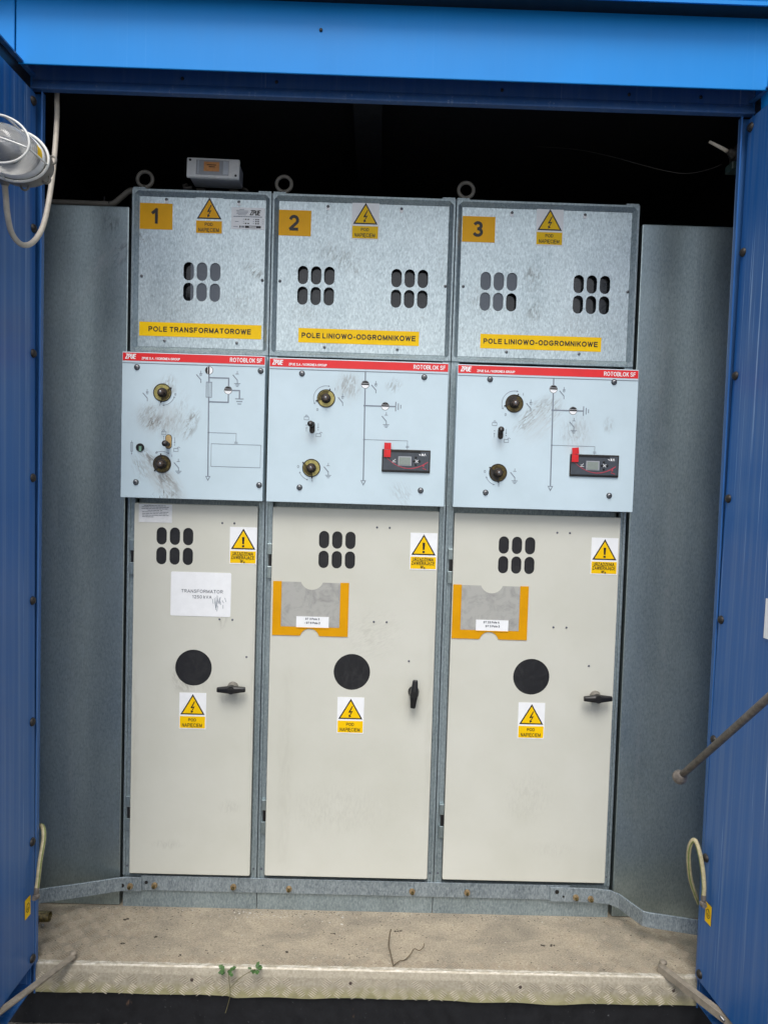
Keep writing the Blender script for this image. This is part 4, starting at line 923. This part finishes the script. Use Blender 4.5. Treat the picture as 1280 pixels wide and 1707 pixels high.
# ---------------------------------------------------------------- earthing bar
eb = thing('earthing_bar', (.68, -.01, .05), 'galvanised earthing strip bolted across the foot of the three cabinets with bent ends', 'metal strip')
part(MB().box(.052, 1.262, -.0062, -.0012, .0515, .0935, 0, .001), 'main_bar', 'galv_bar', eb)
def strap(pts, z0, z1, th, name, taper=None):
    # vertical flat bar following a polyline in plan
    b = MB(); P2 = [Vector((p[0], p[1])) for p in pts]; vs = []
    for k_, p in enumerate(P2):
        d = (P2[min(k_ + 1, len(P2) - 1)] - P2[max(k_ - 1, 0)]).normalized(); nr = Vector((d.y, -d.x)) * th / 2
        zz0, zz1 = (z0, z1) if not taper else taper[k_]
        for (q, z) in ((p + nr, zz0), (p - nr, zz0), (p - nr, zz1), (p + nr, zz1)): vs.append((q.x, q.y, z))
    fs = [[k_ * 4 + j, k_ * 4 + (j + 1) % 4, (k_ + 1) * 4 + (j + 1) % 4, (k_ + 1) * 4 + j] for k_ in range(len(P2) - 1) for j in range(4)] + [[0, 1, 2, 3], [(len(P2) - 1) * 4 + j for j in (3, 2, 1, 0)]]
    bm = bmesh.new(); bv = [bm.verts.new(v) for v in vs]
    for f_ in fs: bm.faces.new([bv[q_] for q_ in f_])
    bmesh.ops.recalc_face_normals(bm, faces=bm.faces)
    ed = [e_ for e_ in bm.edges if len(e_.link_faces) == 2 and e_.calc_face_angle(0) > 1.2]
    bmesh.ops.bevel(bm, geom=ed, offset=.0012, segments=2, affect='EDGES', profile=.5)
    b.bm(bm); return part(b, name, 'galv_bar', eb)
strap([(.056, -.0095), (.012, -.0105), (-.004, -.0125), (-.10, -.046), (-.2044, -.080), (-.32, -.118)], .0515, .091, .005, 'left_strap')
strap([(1.205, -.0095), (1.330, -.0105), (1.372, -.018), (1.392, -.036), (1.430, -.113), (1.447, -.119), (1.563, -.146), (1.70, -.17)], .050, .091, .005, 'right_strap')
sl = MB()
for (x, y, z, r) in ((.003, -.0140, .068, .006), (.068, -.0068, .0745, .005), (1.224, -.0133, .079, .006), (1.243, -.0133, .066, .003)): sl.prism(stadium(x, z, .009, .0075, 5) if 0 else circle(x, z, r, 12), y - .0002, y + .0003)
part(sl, 'slot_hole', 'print', eb)
for (x, z, y) in ((.026, .068, -.0130), (.092, .068, -.0064), (.313, .069, -.0064), (.469, .067, -.0064), (.816, .068, -.0064), (.971, .069, -.0064), (1.277, .066, -.0134), (1.319, .063, -.0136)):
    ob = place('bolt', BOLT_ME, eb, (x, y, z)); ob.rotation_euler = (0, random.uniform(0, 1), 0); ob.scale = (.88, .88, .88)
# ---------------------------------------------------------------- meter on the first cabinet
mt = thing('signal_unit', (.218, .03, 1.9915), 'small grey electronic unit with an orange display lying on top of cabinet 1', 'electronic unit')
cx, cz = .220, 2.0455
ax = Vector((1, 0, -.012)).normalized(); ay = Vector((0, .99, -.04)).normalized(); az = ax.cross(ay).normalized() * 1
if az.z < 0: az = -az
def MT(u, d, w): return Vector((cx, -.02, cz)) + ax * u + ay * d + az * w
b = MB(); b.obox(MT(0, .006, 0), ax, ay, az, .0705, .006, .026, 0, .003).obox(MT(.002, .040, -.0015), ax, ay, az, .066, .0275, .0235, 1, .003)
part(b, 'casing', ['meter', 'meterdark'], mt)
part(MB().obox(MT(-.001, -.0008, .0), ax, ay, az, .0435, .0008, .0195), 'display_bezel', 'meterdark', mt)
part(MB().obox(MT(-.003, -.0022, .002), ax, ay, az, .0205, .0006, .0125), 'display', 'amberlcd', mt)
part(MB().obox(MT(.035, -.0022, 0), ax, ay, az, .0070, .0006, .0175).obox(MT(-.0385, -.0022, 0), ax, ay, az, .0015, .0006, .0175), 'key_strip', 'metersilver', mt)
dk = MB()
for (u, w_) in ((-.061, .0185), (.0615, -.0185)): dk.lathe(MT(u, -.0003, w_), -ay, [(.0032, 0), (.0032, .0006)], 12)
for (u, w_, L_) in ((-.003, .006, .012), (-.002, .001, .008)): dk.obox(MT(u, -.0032, w_), ax, ay, az, L_, .0003, .0009)
part(dk, 'screw_hole', 'print', mt)
ft = MB()
for u in (-.045, .045): ft.box(cx + u - .012, cx + u + .012, .035, .075, 1.9920, 2.012)
ft.tube([(cx - .075, .01, 2.012), (cx - .085, .005, 2.006), (cx - .082, .0, 1.998), (cx - .06, -.002, 1.999)], .004, 8).tube([(cx + .072, .02, 2.010), (cx + .086, .02, 2.006), (cx + .09, .02, 1.9985), (cx + .07, .02, 1.997)], .004, 8)
part(ft, 'foot', 'darksteel', mt)

# ---------------------------------------------------------------- conduit and lamp
def smooth(pts, k=6):
    P_ = [Vector(p) for p in pts]; out = []
    for i_ in range(len(P_) - 1):
        p0, p1, p2, p3 = P_[max(i_ - 1, 0)], P_[i_], P_[i_ + 1], P_[min(i_ + 2, len(P_) - 1)]
        for j in range(k):
            t = j / k; out.append(.5 * ((2 * p1) + (p2 - p0) * t + (2 * p0 - 5 * p1 + 4 * p2 - p3) * t * t + (3 * p1 - p0 - 3 * p2 + p3) * t ** 3))
    return out + [P_[-1]]
cd = MB().tube(smooth([(-.41, .032, 1.9555), (-.263, .032, 1.9595), (-.18, .032, 1.9600), (-.085, .032, 1.960), (-.062, .032, 1.9625), (-.040, .034, 1.982), (-.020, .036, 1.999), (-.002, .040, 2.0015), (.07, .048, 2.0020), (.155, .05, 2.0035)]), .0078, 12)
cd.cyl((-.074, .032, 1.9615), (.96, 0, -.03), .0083, .003, 12, 1); cd.lathe((-.088, .032, 1.950), (0, 0, 1), [(.002, .019), (.002, .03)], 6, 1)
tag(cd.make('conduit', ['conduit', 'print']), 'grimy grey conduit running over the left partition and up behind cabinet 1', 'conduit')

lamp = thing('bulkhead_lamp', (-.10, -.53, 1.80), 'oval bulkhead lamp with ribbed glass and white wire guard by the left door', 'lamp')
LC = Vector((-.040, -.525, 1.832)); LA = Vector((-.03, -1, .07)).normalized(); LU = Vector((1, 0, -.28)); LU = (LU - LA * LU.dot(LA)).normalized()
RAT = 1.42
def lat(prof, mi=0, n=40): 
    m = MB(); m.lathe(LC, LA, prof, n, mi, True, RAT, LU); return m
part(lat([(.046, -.012), (.0475, -.004), (.0475, .012), (.045, .020), (.043, .020)]), 'housing', 'lampgrey', lamp)
part(lat([(.0440, .019), (.0455, .021), (.0450, .032), (.0425, .034)]), 'clamp_ring', 'meter', lamp)
gp = []
for k_ in range(30):
    t = k_ / 29; ang = t * pi / 2; r = .0425 * cos(ang) ** .55 if t < 1 else 0.0008; hgt = .033 + .052 * sin(ang)
    gp.append((max(.0008, r * (1 + (.035 if k_ % 2 else -.035))), hgt))
part(lat(gp), 'glass', 'glass', lamp)
part(lat([(.010, .030), (.012, .036), (.014, .050), (.009, .058), (.002, .061)], 0, 24), 'light_bulb', 'meterdark', lamp)
LW = LA.cross(LU)
def oval(r, h, n=48): return [LC + LA * h + LU * (r * RAT * cos(2 * pi * k_ / n)) + LW * (r * sin(2 * pi * k_ / n)) for k_ in range(n)]
gd = MB(); gd.tube(oval(.0500, .022), .0027, 8, 0, True); gd.tube(oval(.0445, .080), .0025, 8, 0, True)
for th in (0, pi / 2, pi, 3 * pi / 2):
    d = LU * (RAT * cos(th)) + LW * sin(th); gd.tube([LC + LA * .021 + d * .050, LC + LA * .050 + d * .0480, LC + LA * .080 + d * .0445], .0018, 6)
gd.tube([LC + LA * (.080 + .010 * (1 - t * t)) + LU * (RAT * .0445 * t) for t in [k_ / 8 - 1 for k_ in range(17)]], .0018, 6)
part(gd, 'wire_guard', 'wire', lamp)
er = MB()
for (th, out_) in ((-.42, .012), (.45, .010), (pi * .62 + pi, .012), (pi * .7, .01)):
    c = LC + LU * (RAT * .0475 * cos(th)) - LW * (.0475 * sin(th)) * -1
    er.tube([c + LU * .008 * cos(a) + LW * .008 * sin(a) - LA * .002 for a in [2 * pi * k_ / 14 for k_ in range(14)]], .0022, 6, 0, True)
part(er, 'mounting_ear', 'lampgrey', lamp)
bx = MB().tube([LC - LA * .010 - LU * .05, Vector((-.100, -.505, 1.846)), Vector((-.139, -.49, 1.848))], .007, 8); part(bx, 'bracket', 'lampgrey', lamp)
lb = MB(); p = LC + LU * .052 - LW * 0 + LA * .0
dn = (LU * .7 + Vector((0, 0, 1)) * .0).normalized()
q0 = LC + LU * (RAT * .0482 * cos(-.25)); 
for s_ in (1,):
    a0, a1 = .05, .50
    vs = []
    for k_ in range(7):
        th = a0 + (a1 - a0) * k_ / 6
        e_ = LU * (RAT * .0462 * cos(th)) + LW * (.0462 * sin(th)) * (1 if LW.z > 0 else -1)
        vs += [LC + e_ * .985 + LA * .0345, LC + e_ * .985 + LA * .0520]
    lb.add(vs, [[2 * k_, 2 * k_ + 1, 2 * k_ + 3, 2 * k_ + 2] for k_ in range(6)])
part(lb, 'yellow_sticker', 'yellow', lamp)
part(MB().lathe((-.072, -.518, 1.794), (0, .0, -1), [(.011, -.012), (.011, .0), (.0095, .002), (.007, .008)], 14), 'cable_gland', 'lampgrey', lamp)
cb = MB().tube(smooth([(-.072, -.518, 1.787), (-.073, -.512, 1.768), (-.076, -.50, 1.738), (-.082, -.47, 1.709), (-.081, -.43, 1.699), (-.076, -.39, 1.719), (-.075, -.345, 1.775), (-.080, -.30, 1.880), (-.092, -.255, 1.995), (-.103, -.225, 2.07), (-.108, -.215, 2.13), (-.108, -.20, 2.22)], 8), .0058, 12)
tag(cb.make('lamp_cable', 'cable'), 'cream cable looping from the bulkhead lamp up behind the lintel', 'cable')

# ---------------------------------------------------------------- sensor at the top right
sw = thing('limit_switch', (1.50, -.21, 2.02), 'small grimy limit switch with a pale rod behind the right jamb', 'switch')
b = MB(); b.box(1.534, 1.575, -.205, -.165, 2.030, 2.068, 0, .003).lathe((1.536, -.190, 2.049), (-1, -.3, .25), [(.0125, 0), (.0125, .008), (.009, .010), (.009, .016), (.006, .020)], 16)
part(b, 'switch_body', 'darksteel', sw)
part(MB().box(1.524, 1.574, -.205, -.168, 2.008, 2.0265, 0, .002), 'bracket', plain('dark_green_plastic', (.02, .04, .035, 1), .5), sw)
part(MB().tube([(1.520, -.190, 2.055), (1.500, -.188, 2.066), (1.474, -.185, 2.080)], [.0046, .0040, .0032], 10), 'rod', 'cable', sw)
part(MB().tube(smooth([(1.515, -.17, 2.033), (1.48, -.165, 2.020), (1.43, -.16, 2.012), (1.38, -.15, 2.022), (1.32, -.13, 2.045), (1.26, -.10, 2.075), (1.18, -.06, 2.108), (1.08, 0, 2.140)]), .0006, 5), 'lead', 'darksteel', sw)

# ---------------------------------------------------------------- door stay rod (right) and floor stays
rd = thing('door_stay_rod', (1.45, -.6, .55), 'weathered steel rod with a ball end propping the right door', 'rod')
A0 = Vector((1.401, -.36, .562)); A1 = Vector((1.447, -.62, .828)); D = (A1 - A0); E_ = A0 + D * 2.35; E_.x = 1.524
E_ = A0 + Vector((D.x * 2.35 + .0, D.y * 2.35, D.z * 2.35))
part(MB().tube([A0, A1, E_], .0078, 14), 'rod', 'rod', rd)
dn = D.normalized()
part(MB().lathe(A0 - dn * .018, dn, [(.003, 0), (.011, .003), (.0155, .010), (.0165, .016), (.0155, .022), (.011, .029), (.008, .032)], 18), 'ball_end', 'rod', rd)
part(MB().lathe(E_ + Vector((-.004, 0, 0)), (1, 0, 0), [(.012, 0), (.012, 1.545 - E_.x + .01)], 12), 'pivot', 'darksteel', rd)
def floor_stay(a, b, label, boltpos):
    t = thing('door_stay_bar', a, label, 'metal bar', 'flat steel stays across the threshold')
    a = Vector(a); b = Vector(b); d = (b - a).normalized(); up = Vector((0, 0, 1)); sd = d.cross(up).normalized(); up = sd.cross(d)
    m = MB().obox((a + b) / 2, d, sd, up, (b - a).length / 2, .0085, .0022, 0, .0008).obox((a + b) / 2 - up * .009 + sd * .0068, d, sd, up, (b - a).length / 2, .0015, .0068, 0, .0004)
    part(m, 'flat_bar', 'staybar', t)
    part(MB().lathe(Vector(boltpos) - Vector((0, 0, .016)), (0, 0, 1), [(.006, 0), (.006, .017), (.0095, .017), (.009, .021), (.005, .024)], 12), 'pivot_bolt', 'staybar', t)
floor_stay((-.037, -.236, .017), (-.150, -.452, .004), 'short dusty flat stay across the left end of the threshold', (-.041, -.229, .016))
floor_stay((1.436, -.222, .018), (1.560, -.420, .000), 'short dusty flat stay across the right end of the threshold', (1.447, -.213, .017))
# brass stub at the left
tag(MB().lathe((-.30, -.118, .036), (1, -.01, .04), [(.0135, 0), (.0135, .150), (.0120, .151), (.0110, .149), (.0110, .10)], 20, 0).lathe((-.185, -.121, .037), (1, -.01, .04), [(.0148, 0), (.0148, .006)], 20, 0).lathe((-.162, -.133, .028), (0, -1, -.3), [(.0045, 0), (.0045, .006)], 8, 1).make('pipe_stub', ['dirtybrass', 'steel']), 'short brassy pipe stub sticking out behind the left jamb at floor level', 'pipe')
# earth wires
def ywire(pts, label, lug):
    t = thing('earth_wire', pts[-1], label, 'wire', 'earth wires joining the doors to the frame')
    part(MB().tube(smooth(pts, 8), .0055, 10, 0, False, lambda k_: 1 if k_ in (0, 5) else 0), 'insulation', ['wireyellow', 'wiregreen'], t)
    p_ = Vector(pts[-1]); q_ = Vector(pts[-2]); dd = (p_ - q_).normalized()
    part(MB().lathe(p_ - dd * .004, dd, [(.0062, 0), (.0062, .012), (.004, .016)], 10).lathe(p_ + dd * .018 + Vector((0, .004, 0)), (0, -1, 0), [(.0085, 0), (.0085, .004), (.006, .006), (.006, .012)], 12), 'lug', 'rod', t)
ywire([(-.150, -.205, .325), (-.128, -.215, .335), (-.114, -.235, .316), (-.110, -.262, .272), (-.110, -.272, .232), (-.111, -.276, .210)], 'dusty yellow green earth wire at the foot of the left door', 0)
ywire([(1.535, -.205, .170), (1.518, -.212, .205), (1.500, -.222, .250), (1.488, -.235, .310), (1.486, -.246, .345), (1.492, -.255, .360), (1.499, -.265, .340), (1.505, -.275, .300), (1.507, -.282, .262), (1.506, -.285, .236)], 'yellow green earth wire looped at the foot of the right door', 0)

# ---------------------------------------------------------------- plants and debris
def leafblob(mb, c, r, n, mi=0):
    for k_ in range(n):
        a = random.uniform(0, 2 * pi); d = Vector((cos(a), sin(a) * .6, random.uniform(-.2, .5))); p_ = Vector(c) + d * r * random.uniform(0, .5); L_ = r * random.uniform(.5, .9)
        u_ = d.normalized(); w_ = u_.cross(Vector((0, -.5, 1))).normalized(); nn = u_.cross(w_)
        pts = [p_, p_ + u_ * L_ * .3 + w_ * L_ * .28, p_ + u_ * L_ * .45 + w_ * L_ * .16, p_ + u_ * L_ * .65 + w_ * L_ * .30, p_ + u_ * L_ * 1.0, p_ + u_ * L_ * .65 - w_ * L_ * .30, p_ + u_ * L_ * .45 - w_ * L_ * .16, p_ + u_ * L_ * .3 - w_ * L_ * .28, p_ + u_ * L_ * .5 - nn * L_ * .1]
        mb.add(pts, [[0, 1, 2, 8], [2, 3, 4, 8], [8, 4, 5, 6], [0, 8, 6, 7]], mi)
pw = thing('weed', (.352, -.262, -.06), 'small green weed hanging over the threshold, its stem trailing down', 'plant')
m = MB(); leafblob(m, (.350, -.262, .006), .023, 11); part(m, 'leaf', 'leaf', pw)
part(MB().tube(smooth([(.352, -.258, .008), (.357, -.268, -.018), (.361, -.272, -.045), (.355, -.274, -.075), (.350, -.274, -.092)]), .0009, 5).tube(smooth([(.418, -.262, .012), (.390, -.270, .000), (.372, -.272, -.016), (.360, -.272, -.03)]), .0009, 5), 'stem', 'stem', pw)
m = MB(); leafblob(m, (.418, -.255, .008), .020, 9); tag(m.make('leaf_sprig', 'leaf'), 'small green leaf sprig just right of the trailing weed', 'plant')
tw = MB().tube(smooth([(.7605, -.226, .002), (.757, -.215, .010), (.752, -.185, .014), (.749, -.165, .015), (.752, -.13, .020), (.756, -.112, .024)]), [.0016] * 31, 6)
tw.tube(smooth([(.7605, -.226, .003), (.775, -.212, .006), (.79, -.205, .005), (.805, -.190, .010), (.815, -.175, .014), (.828, -.178, .012), (.838, -.172, .016), (.842, -.158, .018)]), .0013, 6)
tag(tw.make('twig', 'twig'), 'thin forked dry twig lying in the middle of the floor edge', 'twig')
cr = MB()
def crumb(mb, x, y, r, mi, hz=.4):
    n_ = random.randint(4, 6); a0 = random.random() * 6; z = .0004
    P_ = [(x + r * random.uniform(.5, 1.2) * cos(a0 + 2 * pi * k_ / n_), y + r * random.uniform(.4, 1) * sin(a0 + 2 * pi * k_ / n_), z) for k_ in range(n_)]
    mb.add(P_ + [(x, y, z + r * hz)], [[k_, (k_ + 1) % n_, n_] for k_ in range(n_)], mi)
for k_ in range(90): crumb(cr, random.gauss(.42, .10), -.012 - abs(random.gauss(0, .022)), random.uniform(.001, .0030) * (2 if random.random() < .3 else 1), 0)
for k_ in range(40): crumb(cr, random.uniform(.0, 1.4), random.uniform(-.2, -.01), random.uniform(.0008, .002), 0)
for k_ in range(900): crumb(cr, random.uniform(-.15, 1.55), random.uniform(-.222, -.004) if k_ % 3 else -.004 - abs(random.gauss(0, .012)), random.uniform(.0007, .0026), 1 if k_ % 4 else 0)
for (x, y, r) in ((.22, -.20, .004), (.775, -.085, .005), (.60, -.1, .004), (1.155, -.13, .005), (1.185, -.128, .005), (.13, -.13, .005), (.03, -.06, .006), (.49, -.18, .005), (.06, -.16, .005)):
    for k_ in range(3): crumb(cr, x + random.gauss(0, r), y + random.gauss(0, r * .6), r * .9, 1)
tag(cr.make('floor_debris', ['chip', 'crumb']), kind='stuff')
